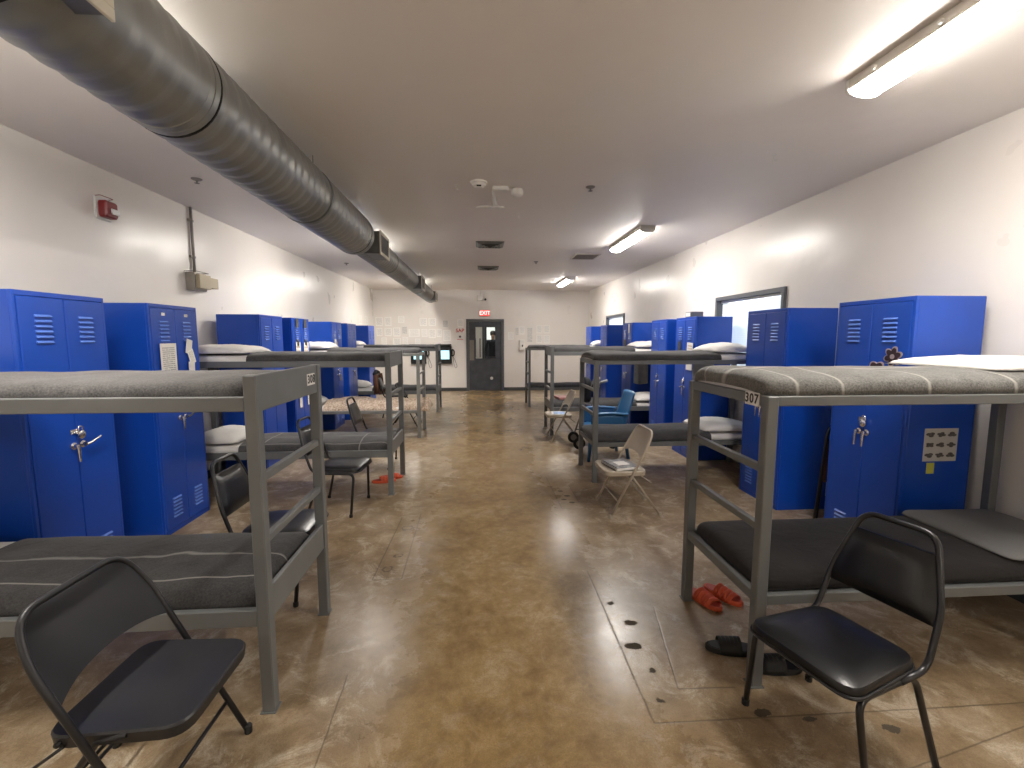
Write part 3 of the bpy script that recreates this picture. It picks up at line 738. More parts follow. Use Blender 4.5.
def bed(side, xf, y0, length, upper, tall, seed, where, bl_mat='wool_plain', bl_len=1.45, th=.085, pil=True, pil_mat='pillow', sheet='sheet', pth=.13, blab=None, u0=None, pil_lab=None, amp=.012, pw=.46, pl=.42, extra_w=0.0):
    W = BW; lz = ((1.320 if tall else 1.304) if upper else (.449 if tall else .43))-.022
    rz = PI if side == 'L' else 0
    loc = (xf, y0+W/2, lz)
    mu0 = (.055 if tall else .03) if u0 is None else u0
    mw = W-.11 + extra_w
    hgt = th
    if extra_w >= .04:           # wider than the deck: it lies on top of the rails
        loc = (xf, y0+W/2, lz+.024); lz += .024; hgt = th-.02
    pt = section(length, mw-.02, hgt-.006, mu0+.012, length-.06, True, True, seed, amp=.003, bow=.004)
    soft('mattress', pt, sheet, 'thin mattress in a %s on the %s' % ('grey sheet' if sheet == 'sheet_grey' else 'white sheet' if sheet == 'sheet' else 'charcoal fitted sheet', where), 'mattress', (loc, rz), closed=True, group='bunk mattresses', arc=.9, ulen=2)
    if bl_mat:
        pt2 = section(length, mw, hgt+.004, mu0, mu0+bl_len, True, False, seed+.4, amp=amp, bow=.014)
        soft('blanket', pt2, bl_mat, blab or 'charcoal wool blanket spread on the %s' % where, 'blanket', (loc, rz), thick=.004, arc=mw+2*hgt, ulen=bl_len, group='bunk blankets')
    if pil:
        u = length-.06-pl/2-.01
        x = xf-u if side == 'L' else xf+u
        pillow((x, y0+W/2, lz+hgt+.010), rz, pl, mw*.93 if pw is None else pw, pth, pil_lab or 'white pillow on the %s' % where, seed, pil_mat)
bed('L', XLB, 1.80, LLEN, True, True, 1.3, 'upper deck of the front left bunk', 'wool', 1.49, .076, pth=.07, blab='plain mottled grey wool blanket on the upper deck of the front left bunk', extra_w=.02)
bed('L', XLB, 1.80, LLEN, False, True, 2.1, 'lower deck of the front left bunk', 'wool_lines', 1.42, .088, blab='charcoal blanket with thin white stripes on the front left lower bunk', pth=.07, extra_w=.02, amp=.012)
bed('L', XLB, 4.42, LLEN, True, True, 3.7, 'upper deck of the second left bunk', 'wool_plain', 1.30, .085, pw=.60, pl=.64, pth=.085)
bed('L', XLB, 4.42, LLEN, False, True, 4.2, 'lower deck of the second left bunk', 'wool_window', 1.42, .085, blab='charcoal blanket with pale windowpane lines on the second left lower bunk', pw=.60, pl=.50, pth=.10)
bed('L', XLB-.06, 6.98, LLEN-.06, True, False, 5.5, 'upper deck of the third left bunk', 'wool_plain', 1.35, .085, pw=.60, pl=.58, pth=.10)
bed('L', XLB, 9.40, LLEN, True, True, 7.5, 'upper deck of the last left bunk', 'wool_plain', 1.45, .075, pth=.09, pw=.58)
bed('L', XLB, 9.40, LLEN, False, True, 8.5, 'lower deck of the last left bunk', 'wool_plain', 1.30, .085, pth=.11, pw=.58, pl=.52)
bed('R', XRB, 1.79, RLEN, True, False, 9.3, 'upper deck of bunk 307', 'wool_cross', 1.86, .095, pil=False, blab='grey wool blanket crossed by pale lines on the upper deck of bunk 307', u0=.005, extra_w=.09, amp=.012)
bed('R', XRB, 1.79, RLEN, False, False, 10.1, 'lower deck of bunk 307', None, 1, .10, pil=False, sheet='charcoal_sheet', extra_w=.05)
bed('R', XRB, 4.66, RLEN, True, False, 11.6, 'upper deck of the second right bunk', 'wool_plain', 1.38, .09, pw=.62, pl=.54, pth=.095, u0=.0, extra_w=.06)
bed('R', XRB, 4.66, RLEN, False, False, 12.4, 'lower deck of the second right bunk', 'wool_plain', 1.30, .10, pw=.62, pl=.62, pth=.085, u0=.01, extra_w=.04)
bed('R', XRB-.09, 7.02, RLEN+.09, True, True, 13.3, 'upper deck of the third right bunk', 'wool_plain', 1.30, .08, pw=.60, pl=.58, pth=.09)
bed('R', XRB-.09, 7.02, RLEN+.09, False, True, 14.3, 'lower deck of the third right bunk', 'wool_plain', 1.35, .085, pw=.60, pl=.55, pth=.10)
bed('R', XRB-.13, 9.95, RLEN+.13, True, False, 15.3, 'upper deck of the last right bunk', 'wool_plain', 1.35, .075, pw=.58, pl=.5, pth=.10)
bed('R', XRB-.13, 9.95, RLEN+.13, False, False, 16.3, 'lower deck of the last right bunk', 'wool_plain', 1.5, .075, pth=.11)
# beige comforter, third left lower bunk
lz = .43-.022
soft('mattress', section(LLEN, .60, .075, .05, LLEN-.12, True, True, 6.1, amp=.003, bow=.003), 'sheet', 'thin mattress under the beige comforter on the third left lower bunk', 'mattress', ((XLB-.06, 6.98+BW/2, lz), PI), closed=True, group='bunk mattresses')
soft('comforter', section(LLEN, .62, .14, -.13, 1.47, True, False, 6.6, amp=.045, bow=.03, lowfreq=6, n=3.0), 'comforter', 'crumpled beige patterned comforter on the third left lower bunk', 'comforter', ((XLB-.06, 6.98+BW/2, lz), PI), thick=.006, nu=60, nt=40)
pillow((XLB-1.79, 6.98+BW/2, lz+.084), PI, .40, .52, .14, 'white pillow beside the beige comforter on the third left lower bunk', 6.9)
# flat cream pillow and sheet on 307 upper, grey blanket fold on 307 lower
pillow((XRB+1.53, 1.79+.41, 1.304+.002+.090), 0, .80, .62, .055, 'flat cream pillow on the upper deck of bunk 307', 21.3, 'sheet')
soft('folded_blanket', section(.5, .60, .020, 1.28, 1.86, True, True, 22.2, amp=.004, bow=.004), 'sheet_grey', 'folded grey sheet at the wall end of the lower deck of bunk 307', 'blanket', ((XRB, 1.79+BW/2, .43-.022+.104), 0), closed=True, group='bunk blankets')

# ------------------------------------------------------------------ chairs
def stack_chair(loc, rz, label, k=.97):
    t = thing('stacking_chair', label, 'chair', loc, rz, 'black padded stacking chairs')
    sz = .425*k; w = .215*k
    # seat: wider rounded front, narrower rear
    poly = [(p.x, p.y) for p in fillet([(.215*k, -w, 0), (.215*k, w, 0), (-.20*k, w*.86, 0), (-.20*k, -w*.86, 0)], .075*k, 6, True)]
    def inset(pl, q): return [(x*(1-q), y*(1-q)) for (x, y) in pl]
    n = len(poly); vs = []; fs = []
    for z, q in ((sz-.026, .05), (sz-.023, 0.0), (sz-.008, 0.0), (sz+.004, .03), (sz+.011, .12), (sz+.015, .45)):
        vs += [(x, y, z) for (x, y) in inset(poly, q)]
    for l in range(5):
        for i in range(n):
            j = (i+1) % n; fs.append((l*n+i, l*n+j, (l+1)*n+j, (l+1)*n+i))
    fs.append(tuple(range(n))[::-1]); fs.append(tuple(5*n+i for i in range(n)))
    MB().add(vs, fs).build('seat', 'black_vinyl', t, 'auto')
    pp = [tuple(p) for p in inset(poly, -.012)]
    MB().tube([(x, y, sz-.027) for (x, y) in pp], .006, 6, closed=True).build('seat_piping', 'black_metal', t, True)
    r = .0115
    for s in (-1, 1):
        f = MB().tube(fillet([(.145*k, s*.248*k, 0.008), (.165*k, s*.200*k, sz-.042), (-.15*k, s*.195*k, sz-.042), (-.245*k, s*.245*k, .008)], .055, 6), r, 10)
        f.build('leg', 'black_metal', t, True)
        for (x, y) in ((.145*k, s*.248*k), (-.245*k, s*.245*k)):
            MB().lathe([(.015, 0), (.0155, .022), (.012, .026)], 10, (x, y, 0)).build('foot_cap', 'rubber', t, 'auto')
    bz = .80*k
    back = fillet([(-.06*k, -w*.93, sz-.040), (-.205*k, -w*.95, sz-.030), (-.275*k, -w*.92, sz+.17*k), (-.355*k, -w*.60, bz+.045), (-.355*k, w*.60, bz+.045), (-.275*k, w*.92, sz+.17*k), (-.205*k, w*.95, sz-.030), (-.06*k, w*.93, sz-.040)], .055, 6)
    MB().tube(back, r, 10).build('back_frame', 'black_metal', t, True)
    # padded back
    z0, z1 = sz+.110*k, bz-.022
    def bk(a, b, off):
        z = z0+(z1-z0)*a; q = (z-(sz+.17*k))/(bz+.045-(sz+.17*k))
        x = -.275*k-.080*k*q if q > 0 else -.275*k+.060*k*(-q)
        hw = w*(.92-.32*max(0, q))*.97 if q > 0 else w*.90
        y = (2*b-1)*hw
        ed = (1-abs(2*a-1)**6)*(1-abs(2*b-1)**6)
        return (x+off*(.006+.018*ed), y, z)
    m = MB(); m.grid(lambda a, b: bk(a, b, 1), 14, 14); m.grid(lambda a, b: bk(a, b, -1), 14, 14)
    per = []
    g = 14
    for j in range(g-1): per.append((j, j+1))
    for i in range(g-1): per.append((i*g+g-1, (i+1)*g+g-1))
    for j in range(g-1): per.append(((g-1)*g+g-1-j, (g-1)*g+g-2-j))
    for i in range(g-1): per.append(((g-1-i)*g, (g-2-i)*g))
    for (a, b_) in per: m.f.append((a, b_, b_+g*g, a+g*g))
    m.build('backrest', 'black_vinyl', t, 'auto')
    MB().tube([(.10*k, -.19*k, sz-.046), (.10*k, .19*k, sz-.046)], .008, 8).build('cross_bar', 'black_metal', t, True)
    return t
def folding_chair(loc, rz, label, mat, k=.98, group='folding chairs'):
    t = thing('folding_chair', label, 'folding chair', loc, rz, group)
    sz = .410*k; w = .225*k; r = .0105
    ff = (.165*k, 0.006); bt_ = (-.215*k, .755*k)   # front foot and back top
    A = fillet([(ff[0], -w, ff[1]), (bt_[0]+.06*k, -w, bt_[1]-.12*k), (bt_[0], -w*.80, bt_[1]), (bt_[0], w*.80, bt_[1]), (bt_[0]+.06*k, w, bt_[1]-.12*k), (ff[0], w, ff[1])], .085, 7)
    MB().tube(A, r, 10).build('front_frame', mat, t, True)
    wr = w-.028
    for s in (-1, 1):
        MB().tube([(-.295*k, s*wr, .006), (-.02*k, s*wr, sz-.03), (.06*k, s*wr, sz-.012)], r*.95, 10).build('rear_leg', mat, t, True)
        MB().lathe([(.014, 0), (.0145, .03), (.011, .034)], 10, (ff[0], s*w, 0)).build('foot_cap', 'rubber' if mat != 'beige_metal' else mat, t, 'auto')
        MB().lathe([(.014, 0), (.0145, .03), (.011, .034)], 10, (-.295*k, s*wr, 0)).build('foot_cap', 'rubber' if mat != 'beige_metal' else mat, t, 'auto')
        MB().tube([(-.115*k, s*(w-.010), sz-.022), (-.115*k, s*(wr+.0), sz-.022)], .008, 8).build('pivot', mat, t, True)
        # folding link behind the seat
        MB().tube([(-.20*k, s*(wr+.014), .50*k*.42+.10*k), (-.10*k, s*(wr+.012), sz-.03)], .005, 6).build('link_bar', mat, t, True)
    zf = .13*k
    def fx(z): return ff[0]+(bt_[0]+.06*k-ff[0])*(z/(bt_[1]-.12*k))
    MB().tube([(fx(.14), -w, .14), (fx(.14), w, .14)], .007, 8).build('front_brace', mat, t, True)
    def rx(z): return -.295*k+(.275*k)*(z/(sz-.03))
    MB().tube([(rx(.12), -wr, .12), (rx(.12), wr, .12)], .007, 8).build('rear_brace', mat, t, True)
    MB().tube([(rx(.25), -wr, .25), (rx(.25), wr, .25)], .006, 8).build('rear_brace', mat, t, True)
    sw = w-.016
    poly = [(p.x, p.y) for p in fillet([(.215*k, -sw*.93, 0), (.215*k, sw*.93, 0), (-.165*k, sw, 0), (-.165*k, -sw, 0)], .07*k, 6, True)]
    n = len(poly); vs = []; fs = []
    lay = ((sz-.040, .015), (sz-.006, 0.0), (sz, .02), (sz-.001, .10), (sz-.007, .22), (sz-.009, .6))
    for z, q in lay: vs += [(x*(1-q)+.02*q, y*(1-q), z) for (x, y) in poly]
    for l in range(len(lay)-1):
        for i in range(n):
            j = (i+1) % n; fs.append((l*n+i, l*n+j, (l+1)*n+j, (l+1)*n+i))
    fs.append(tuple(range(n))[::-1]); fs.append(tuple((len(lay)-1)*n+i for i in range(n)))
    MB().add(vs, fs).build('seat', mat, t, 'auto')
    def bk(a, b, o):
        z = bt_[1]-.215*k+(.205*k)*a
        y = (2*b-1)
        low = .035*k*(abs(y)**2.5) if a < .5 else 0
        z = z-(1-2*a)*low if a < .5 else z
        qq = (bt_[1]-z)/(.12*k)
        x = bt_[0]+.06*k*min(1, max(0, qq)) + (.0 if qq <= 1 else (fx(z)-(bt_[0]+.06*k)))
        hw = w*.80+(w*.20)*min(1, max(0, qq)) - .002 - max(0, (.25-qq))*.10
        return (x-.022*k*(1-y*y)+o*.004, y*hw, z)
    m = MB(); m.grid(lambda a, b: bk(a, b, 1), 10, 16); m.grid(lambda a, b: bk(a, b, -1), 10, 16)
    g, h_ = 16, 10
    per = [(j, j+1) for j in range(g-1)]+[(i*g+g-1, (i+1)*g+g-1) for i in range(h_-1)]+[((h_-1)*g+j+1, (h_-1)*g+j) for j in range(g-1)]+[((i+1)*g, i*g) for i in range(h_-1)]
    for (a, b_) in per: m.f.append((a, b_, b_+g*h_, a+g*h_))
    m.build('backrest', mat, t, 'auto')
    return t
folding_chair((-1.09, 1.483, 0), 0, 'black metal folding chair in the lower left corner, in front of the bunk', 'black_satin', k=1.02)
stack_chair((1.318, 1.520, 0), math.radians(197), 'black padded stacking chair beside bunk 307, front right')
stack_chair((-1.215, 2.81, 0), 0, 'black padded stacking chair just behind the front left bunk')
stack_chair((-1.245, 4.13, 0), math.radians(-4), 'black padded stacking chair in front of the second left bunk')
stack_chair((-1.22, 5.53, 0), 0, 'black padded stacking chair behind the second left bunk')
stack_chair((-1.66, 9.08, 0), math.radians(4), 'black padded stacking chair with a brown jacket beside the last left bunk')
beige = folding_chair((1.265, 3.92, 0), PI, 'beige metal folding chair holding a notebook', 'beige_metal')
far_fold = folding_chair((1.19, 6.74, 0), PI, 'beige metal folding chair holding a blue magazine', 'beige_metal')
folding_chair((-1.25, 8.06, 0), 0, 'black metal folding chair behind the third left bunk', 'black_satin')
# notebook, magazine
nb = thing('notebook', 'spiral notebook with a grey cover on the beige folding chair', 'notebook', (1.245, 3.90, .410*.98), math.radians(12))
MB().box(-.11, .11, -.14, .14, 0.001, .022, .002).build('pages', 'paper_plain', nb)
MB().box(-.11, .11, -.14, .14, .0222, .025, .001).build('cover', plain('notebook_cover', (.25, .25, .25), .4, var=.7, scale=25), nb)
MB().box(-.05, .06, -.06, .05, .0252, .028, .0005).build('envelope', 'paper_plain', nb)
for i in range(14): MB().tube([(-.113+.014*math.cos(a), -.125+i*.019, .014+.014*math.sin(a)) for a in [q*PI/4 for q in range(8)]], .0018, 5, closed=True).build('ring', 'black_metal', nb)
mg = thing('magazine', 'blue and white magazine lying on the farther beige folding chair', 'magazine', (1.17, 6.74, .410*.98), math.radians(-8))
MB().box(-.10, .13, -.14, .14, .001, .008, .001).build('pages', 'paper_plain', mg)
MB().box(-.07, .10, -.12, .10, .0082, .010, .0005).build('cover', 'magazine', mg)
tag(MB().box(-.11, .11, -.15, .15, 0, .035, .004).build('folder', plain('pink_folder', (.55, .25, .22), .6), None, False, (XRB+.17, 7.45, .427+.108), .2), 'pink folder on the foot of the third right lower bunk', 'folder')
# folded chair leaning between the two nearest right lockers
fc = thing('folded_chair', 'folded dark chair with a brown seat standing between the two nearest right lockers', 'folding chair', (2.97, 3.46, 0), 0, 'folding chairs')
MB().tube(fillet([(-.19, .03, .012), (-.19, -.05, .80), (-.12, -.055, .90), (.12, -.055, .90), (.19, -.05, .80), (.19, .03, .012)], .07), .011, 8).build('front_frame', 'black_satin', fc, True)
MB().box(-.16, .16, -.015, .02, .36, .72, .012).build('seat', 'brown', fc)
MB().prism(rrect(-.175, .175, .62, .86, .05), -.065, -.052, 0, 'y').build('backrest', 'black_satin', fc, 'auto')
for s in (-1, 1): MB().tube([(s*.155, .05, .012), (s*.155, .0, .60)], .010, 8).build('rear_leg', 'black_satin', fc, True)
# blue plastic armchair
ba = thing('plastic_armchair', 'blue plastic armchair between the second right bunk and the lockers', 'armchair', (1.58, 5.72, 0), PI)
def shell(fn, nu, nv, th, nm):
    m = MB(); m.grid(fn, nu, nv); o = m.build(nm, 'blue_plastic', ba, True)
    md = o.modifiers.new('thickness', 'SOLIDIFY'); md.thickness = th; md.offset = 0; return o
shell(lambda a, b: (-.22+.44*a, (2*b-1)*(.23), .40+.02*(2*b-1)**2-.02*math.sin(PI*a)+(-.05*max(0, a-.88)/.12)), 14, 12, .018, 'seat')
shell(lambda a, b: (-.20-.14*a-.03*(1-(2*b-1)**2), (2*b-1)*(.235-.03*a), .40+.46*a-.05*max(0, abs(2*b-1)-.75)*a*4*.3), 14, 12, .018, 'backrest')
for s in (-1, 1):
    shell(lambda a, b, s=s: (-.24+.46*a, s*(.235+.06*b), .60+.02*math.sin(PI*a)-.015*abs(2*b-1)**3), 12, 6, .018, 'armrest')
    shell(lambda a, b, s=s: (-.235+.45*a, s*.243, .39+.21*b), 8, 5, .014, 'side_panel')
    for x, sx in ((.20, .04), (-.21, -.06)):
        MB().tube([(x, s*.225, .41), (x+sx, s*.25, .002)], [.028, .020], 8).build('leg', 'blue_plastic', ba, True)
# brown jacket hung on the chair by the last left bunk
jk = thing('jacket', 'brown and black jacket hung over a chair back near the far left bunk', 'jacket', (-1.99, 9.08, .44))
def jkf(a, b, s):
    y = (2*b-1)*.20; z = .40-.40*a
    return (s*(.022+.03*a)+.012*nz(y*9, z*6, s+3)-.045+.05*a, y*(1+.1*a), z)
m = MB(); m.grid(lambda a, b: jkf(a, b, 1), 12, 12); m.grid(lambda a, b: jkf(a, b, -1), 12, 12)
o = m.build('body', 'brown', jk, True); md = o.modifiers.new('thickness', 'SOLIDIFY'); md.thickness = .01; md.offset = 0
MB().tube([(-.045, -.21, .40), (-.05, 0, .435), (-.045, .21, .40)], [.03, .04, .03], 8).build('collar', 'dark_cloth', jk, True)
for s in (-1, 1): MB().tube([(-.02, s*.21, .38), (0, s*.235, .2), (.01, s*.23, .03)], [.045, .04, .035], 8).build('sleeve', 'brown', jk, True)
# wheeled walker between blue armchair and folding chair
wk = thing('wheeled_walker', 'grey wheeled walker with a black bag behind the second right bunk', 'walker', (1.60, 6.30, 0), PI)
for s in (-1, 1):
    MB().tube(fillet([(.24, s*.20, .10), (.08, s*.19, .60), (-.03, s*.19, .92), (-.13, s*.19, .95)], .05), .012, 8).build('side_frame', 'conduit', wk, True)
    MB().tube([(-.24, s*.20, .10), (-.10, s*.195, .55), (.09, s*.195, .58)], .012, 8).build('rear_leg', 'conduit', wk, True)
    MB().tube([(-.04, s*.19, .925), (-.14, s*.19, .955)], .019, 8).build('hand_grip', 'towel', wk, True)
    for x in (.24, -.24):
        wh = MB().lathe([(.068, -.013), (.082, -.010), (.085, 0), (.082, .010), (.068, .013)], 20, (x, s*.20, .085), 'y').build('wheel', 'rubber', wk, 'auto')
        MB().lathe([(.045, -.016), (.045, .016)], 14, (x, s*.20, .085), 'y').build('hub', 'conduit', wh)
MB().box(-.10, .10, -.17, .17, .555, .585, .012).build('seat', 'black_vinyl', wk)
MB().prism(rrect(-.16, .16, .64, .98, .08), .07, .16, .02, 'x').build('bag', 'dark_cloth', wk, 'auto')
MB().tube([(.20, -.20, .2), (-.18, .20, .3)], .008, 6).tube([(.20, .20, .2), (-.18, -.20, .3)], .008, 6).build('cross_brace', 'black_metal', wk, True)

# ------------------------------------------------------------------ footwear
def foot_outline(l, wd, n=28):
    pts = []
    for i in range(n):
        a = 2*PI*i/n; x = math.cos(a)*l/2
        q = (x/l+.5); hw = wd/2*(.78+.22*math.sin(PI*(q*.9+.05))+.14*max(0, q-.5))
        pts.append((x, math.copysign(abs(math.sin(a))**.75, math.sin(a))*hw+.012*(q-.5)))
    return pts
def sandal(loc, rz, label, mat, inmat, group, slots=True, l=.25, wd=.098):
    t = thing('sandal', label, 'sandal', loc, rz, group)
    ol = foot_outline(l, wd)
    MB().prism(ol, .0, .026, .005).build('sole', mat, t, 'auto')
    MB().prism([(x*.88, y*.85) for (x, y) in ol], .0255, .029, .001).build('insole', inmat, t, 'auto')
    # upper: arched straps over the forefoot
    def strap(x0, x1, nm, h):
        def f(a, b):
            th = PI*b; x = x0+(x1-x0)*a; q = x/l+.5
            return (x, -math.cos(th)*wd*.50*(1.0), .016+math.sin(th)*h*(1-.25*(a-.2)))
        m = MB(); m.grid(f, 6, 14); o = m.build(nm, mat, t, True)
        md = o.modifiers.new('thickness', 'SOLIDIFY'); md.thickness = .006; md.offset = 0
    if slots:
        for i in range(4): strap(-.030+i*.030, -.006+i*.030, 'strap', .050-.004*i)
    else:
        strap(-.035, .065, 'strap', .052)
        for i in range(5): MB().tube([(-.02+i*.018, -math.cos(PI*b/12)*wd*.47, .020+math.sin(PI*b/12)*(.051-.0025*i)) for b in range(2, 11)], .003, 5).build('strap_rib', inmat, t, True)
    return t
sandal((1.305, 2.455, 0), math.radians(-72), 'orange slotted sandal nearer the post of bunk 307', 'orange', 'orange_dark', 'orange sandals under bunk 307')
sandal((1.440, 2.490, 0), math.radians(-66), 'orange slotted sandal on the right of its pair under bunk 307', 'orange', 'orange_dark', 'orange sandals under bunk 307')
sandal((1.235, 2.03, 0), math.radians(165), 'black slide sandal lying left of its pair beside bunk 307', 'rubber', 'black_satin', 'black slides beside bunk 307', False)
sandal((1.365, 1.895, 0), math.radians(170), 'black slide sandal lying behind the near post of bunk 307', 'rubber', 'black_satin', 'black slides beside bunk 307', False)
sandal((-1.04, 4.84, 0), math.radians(10), 'orange sandal nearer the camera under the second left bunk', 'orange', 'orange_dark', 'orange sandals under the second left bunk', True)
sandal((-.99, 4.97, 0), math.radians(4), 'orange sandal farther back under the second left bunk', 'orange', 'orange_dark', 'orange sandals under the second left bunk', True)

# ------------------------------------------------------------------ hanging cloths
def hang(x0, x1, y, z0, z1, label, seed):
    t = MB(); 
    def f(a, b):
        x = x0+(x1-x0)*b; z = z1-(z1-z0)*a
        return (x, y+.014*math.sin(b*11+seed)*(.3+a)+.006*nz(x*8, z*4, seed), z-.02*math.sin(b*PI)*a)
    t.grid(f, 14, 16, lambda a, b: (b, a)); o = t.build('towel', 'towel', None, True)
    md = o.modifiers.new('thickness', 'SOLIDIFY'); md.thickness = .012; md.offset = 0
    tag(o, label, 'towel', 'towels hung on bunk rails')
hang(2.68, 2.92, 7.735+.02, .745, 1.262, 'grey towel hanging below the upper deck of the third right bunk', 1.0)
hang(2.60, 2.86, 5.395, .90, 1.264, 'grey cloth hanging below the upper deck of the second right bunk', 2.4)

# ------------------------------------------------------------------ papers and magnets on lockers
def sheet(name, pos, wd, ht, normal, mat, label, cat='paper', group=None, tilt=0.0, th=.0012):
    """flat sheet facing +x ('x'), -x ('-x') or -y ('-y')"""
    m = MB(); a, b = wd/2, ht/2
    vs = [(-a, 0, -b), (a, 0, -b), (a, 0, b), (-a, 0, b), (-a, th, -b), (a, th, -b), (a, th, b), (-a, th, b)]
    m.add(vs, [(0, 1, 2, 3), (5, 4, 7, 6), (0, 4, 5, 1), (1, 5, 6, 2), (2, 6, 7, 3), (3, 7, 4, 0)])
    m.uv = {i: u for i, u in enumerate([(0, 0), (1, 0), (1, 1), (0, 1), (0, 0), (1, 0), (1, 1), (0, 1)])}
    if tilt: m.xf(Matrix.Rotation(tilt, 4, 'Y'))
    o = m.build(name, mat)
    o.location = pos; o.rotation_euler = (0, 0, {'-y': 0, 'x': PI/2, '-x': -PI/2, 'y': PI}[normal])
    return tag(o, label, cat, group)
xf = XLF+.0165
sheet('paper', (xf, 3.735, 1.345), .185, .31, 'x', 'paper_dark', 'long white printed paper on the left door of the second left locker')
sheet('paper', (xf, 3.990, 1.47), .075, .12, 'x', 'paper_plain', 'top note of the zigzag paper strip on the second left locker', tilt=.25, group='paper strip on the second left locker')
sheet('paper', (xf+.0015, 4.015, 1.385), .075, .12, 'x', 'paper', 'middle note of the zigzag paper strip on the second left locker', tilt=-.35, group='paper strip on the second left locker')
sheet('paper', (xf+.003, 4.005, 1.285), .080, .12, 'x', 'paper_plain', 'lowest note of the zigzag paper strip on the second left locker', tilt=.03, group='paper strip on the second left locker')
for i, (y, z, ww, hh, mt, lb) in enumerate(((6.29, 1.35, .15, .27, 'paper_colour', 'white sheet on the left door of the pictured left locker'), (6.565, 1.345, .16, .26, 'paper_colour', 'white sheet on the right door of the pictured left locker'),
        (6.29, 1.735, .10, .12, 'photo_dark', 'small dark picture high on the left door of the pictured left locker'), (6.565, 1.735, .11, .12, 'photo_dark', 'small dark picture high on the right door of the pictured left locker'),
        (6.29, 1.475, .07, .09, 'photo_dark', 'little dark card below the louvers on the left door of the pictured left locker'), (6.565, 1.475, .07, .09, 'photo_dark', 'little dark card below the louvers on the right door of the pictured left locker'),
        (6.29, .86, .075, .26, 'paper', 'tall white slip low on the left door of the pictured left locker'), (6.30, .70, .09, .20, 'paper_plain', 'lower white slip on the left door of the pictured left locker'), (6.57, .78, .06, .36, 'paper', 'tall white slip low on the right door of the pictured left locker'))):
    sheet('paper' if 'picture' not in lb[:14] else 'picture', (xf, y, z), ww, hh, 'x', mt, lb, 'paper' if mt != 'photo_dark' else 'picture')
sheet('sticker', (xf, 7.87, 1.45), .10, .12, 'x', 'paper_plain', 'small round-looking white sticker on the third-bunk left locker', 'sticker')
sheet('sticker', (xf, 7.94, 1.42), .08, .10, 'x', 'pink', 'small pink sticker next to the white one on a left locker', 'sticker')
xr = XRF-.0165
def magnet(name, pos, pts, label, mid):
    t = thing(name, label, 'magnet', pos, -PI/2, 'flower magnets on the nearest right locker')
    MB().prism(pts, -.004, 0, 0, 'y').build('rim', 'pink', t)
    MB().prism([(x*.84, z*.84) for (x, z) in pts], -.0055, -.0041, 0, 'y').build('face', 'mauve', t)
    if mid: MB().lathe([(.016, -.0058), (.016, -.0075)], 14, (0, 0, 0), 'y').build('centre', 'pink', t)
def petals(k, r, ph): return [((r*(.62+.38*abs(math.cos(k*a/2)))*math.cos(a+ph)), r*(.62+.38*abs(math.cos(k*a/2)))*math.sin(a+ph)) for a in [2*PI*i/72 for i in range(72)]]
magnet('flower_magnet', (XRF-.006, 2.735, 1.425), petals(6, .068, .3), 'dark flower-shaped magnet with pale rim on the nearest right locker', True)
magnet('butterfly_magnet', (XRF-.006, 2.848, 1.335), petals(4, .066, PI/4), 'dark butterfly-shaped magnet with pale rim on the nearest right locker', False)
# butterfly chart on the locker side (facing -y)
ys_ = 2.615-.002
ch = thing('butterfly_chart', 'grey poster of nine small insect drawings on the nearest right locker side', 'poster', (2.885, ys_, .875))
MB().box(-.113, .113, 0, .0012, -.105, .105).build('poster_sheet', 'poster_grey', ch)
for i in range(3):
    for j in range(3):
        pts = petals(4 if (i+j) % 2 else 3, .027, PI/4+.4*i)
        MB().prism([(x*1.15-.072+.072*i, z*.62+.066-.066*j) for (x, z) in pts], -.0009, -.0001, 0, 'y').build('drawing', 'poster_ink', ch)
sheet('sticky_note', (2.83, ys_, .725), .052, .07, '-y', 'yellow', 'yellow sticky note below the insect poster', 'note')
# cards on RC, box on RC
sheet('paper', (xr, 5.555, 1.395), .16, .17, '-x', 'paper_colour', 'colourful card above the blanket on the locker with a box on top', tilt=.06)
sheet('paper', (xr, 5.565, 1.175), .16, .08, '-x', 'paper_plain', 'white card edge below the rail on the locker with a box on top')
sheet('sticker', (xr, 5.86, 1.43), .08, .12, '-x', 'photo_dark', 'dark sticker on the left door of the locker with a box on top', 'sticker')
sheet('sticker', (xr, 7.93, 1.70), .07, .16, '-x', 'paper_plain', 'narrow white sticker on the third-bunk right locker', 'sticker')
sheet('sticker', (xr, 8.14, 1.42), .14, .16, '-x', 'photo_dark', 'dark round-looking sticker on the third-bunk right locker', 'sticker')
bx = thing('small_box', 'small grey box lying on top of a right locker', 'box', (2.735, 5.70, LH))
MB().box(-.08, .08, -.08, .08, 0.001, .07, .004).build('carton', plain('box_grey', (.20, .20, .21), .5), bx)
MB().box(-.0815, -.08, -.05, .06, .012, .058).build('label_patch', 'paper_plain', bx)

# ------------------------------------------------------------------ wall items
# fire alarm
fa = thing('fire_alarm', 'red horn strobe fire alarm high on the left wall', 'fire alarm', (XL, 3.95, 2.56))
MB().box(0, .018, -.075, .075, -.085, .085, .004).build('back_plate', 'white', fa)
MB().prism(rrect(-.062, .062, -.072, .058, .02), .018, .085, .012, 'x').build('horn', 'red', fa, 'auto')
MB().prism(rrect(-.03, .055, -.045, .0, .01), .085, .102, .006, 'x').build('strobe_lens', 'chrome', fa, 'auto')
MB().tube(fillet([(.01, -.065, .085), (.05, -.065, .09), (.05, .065, .09), (.01, .065, .085)], .01), .003, 6).build('wire_guard', 'red', fa, True)
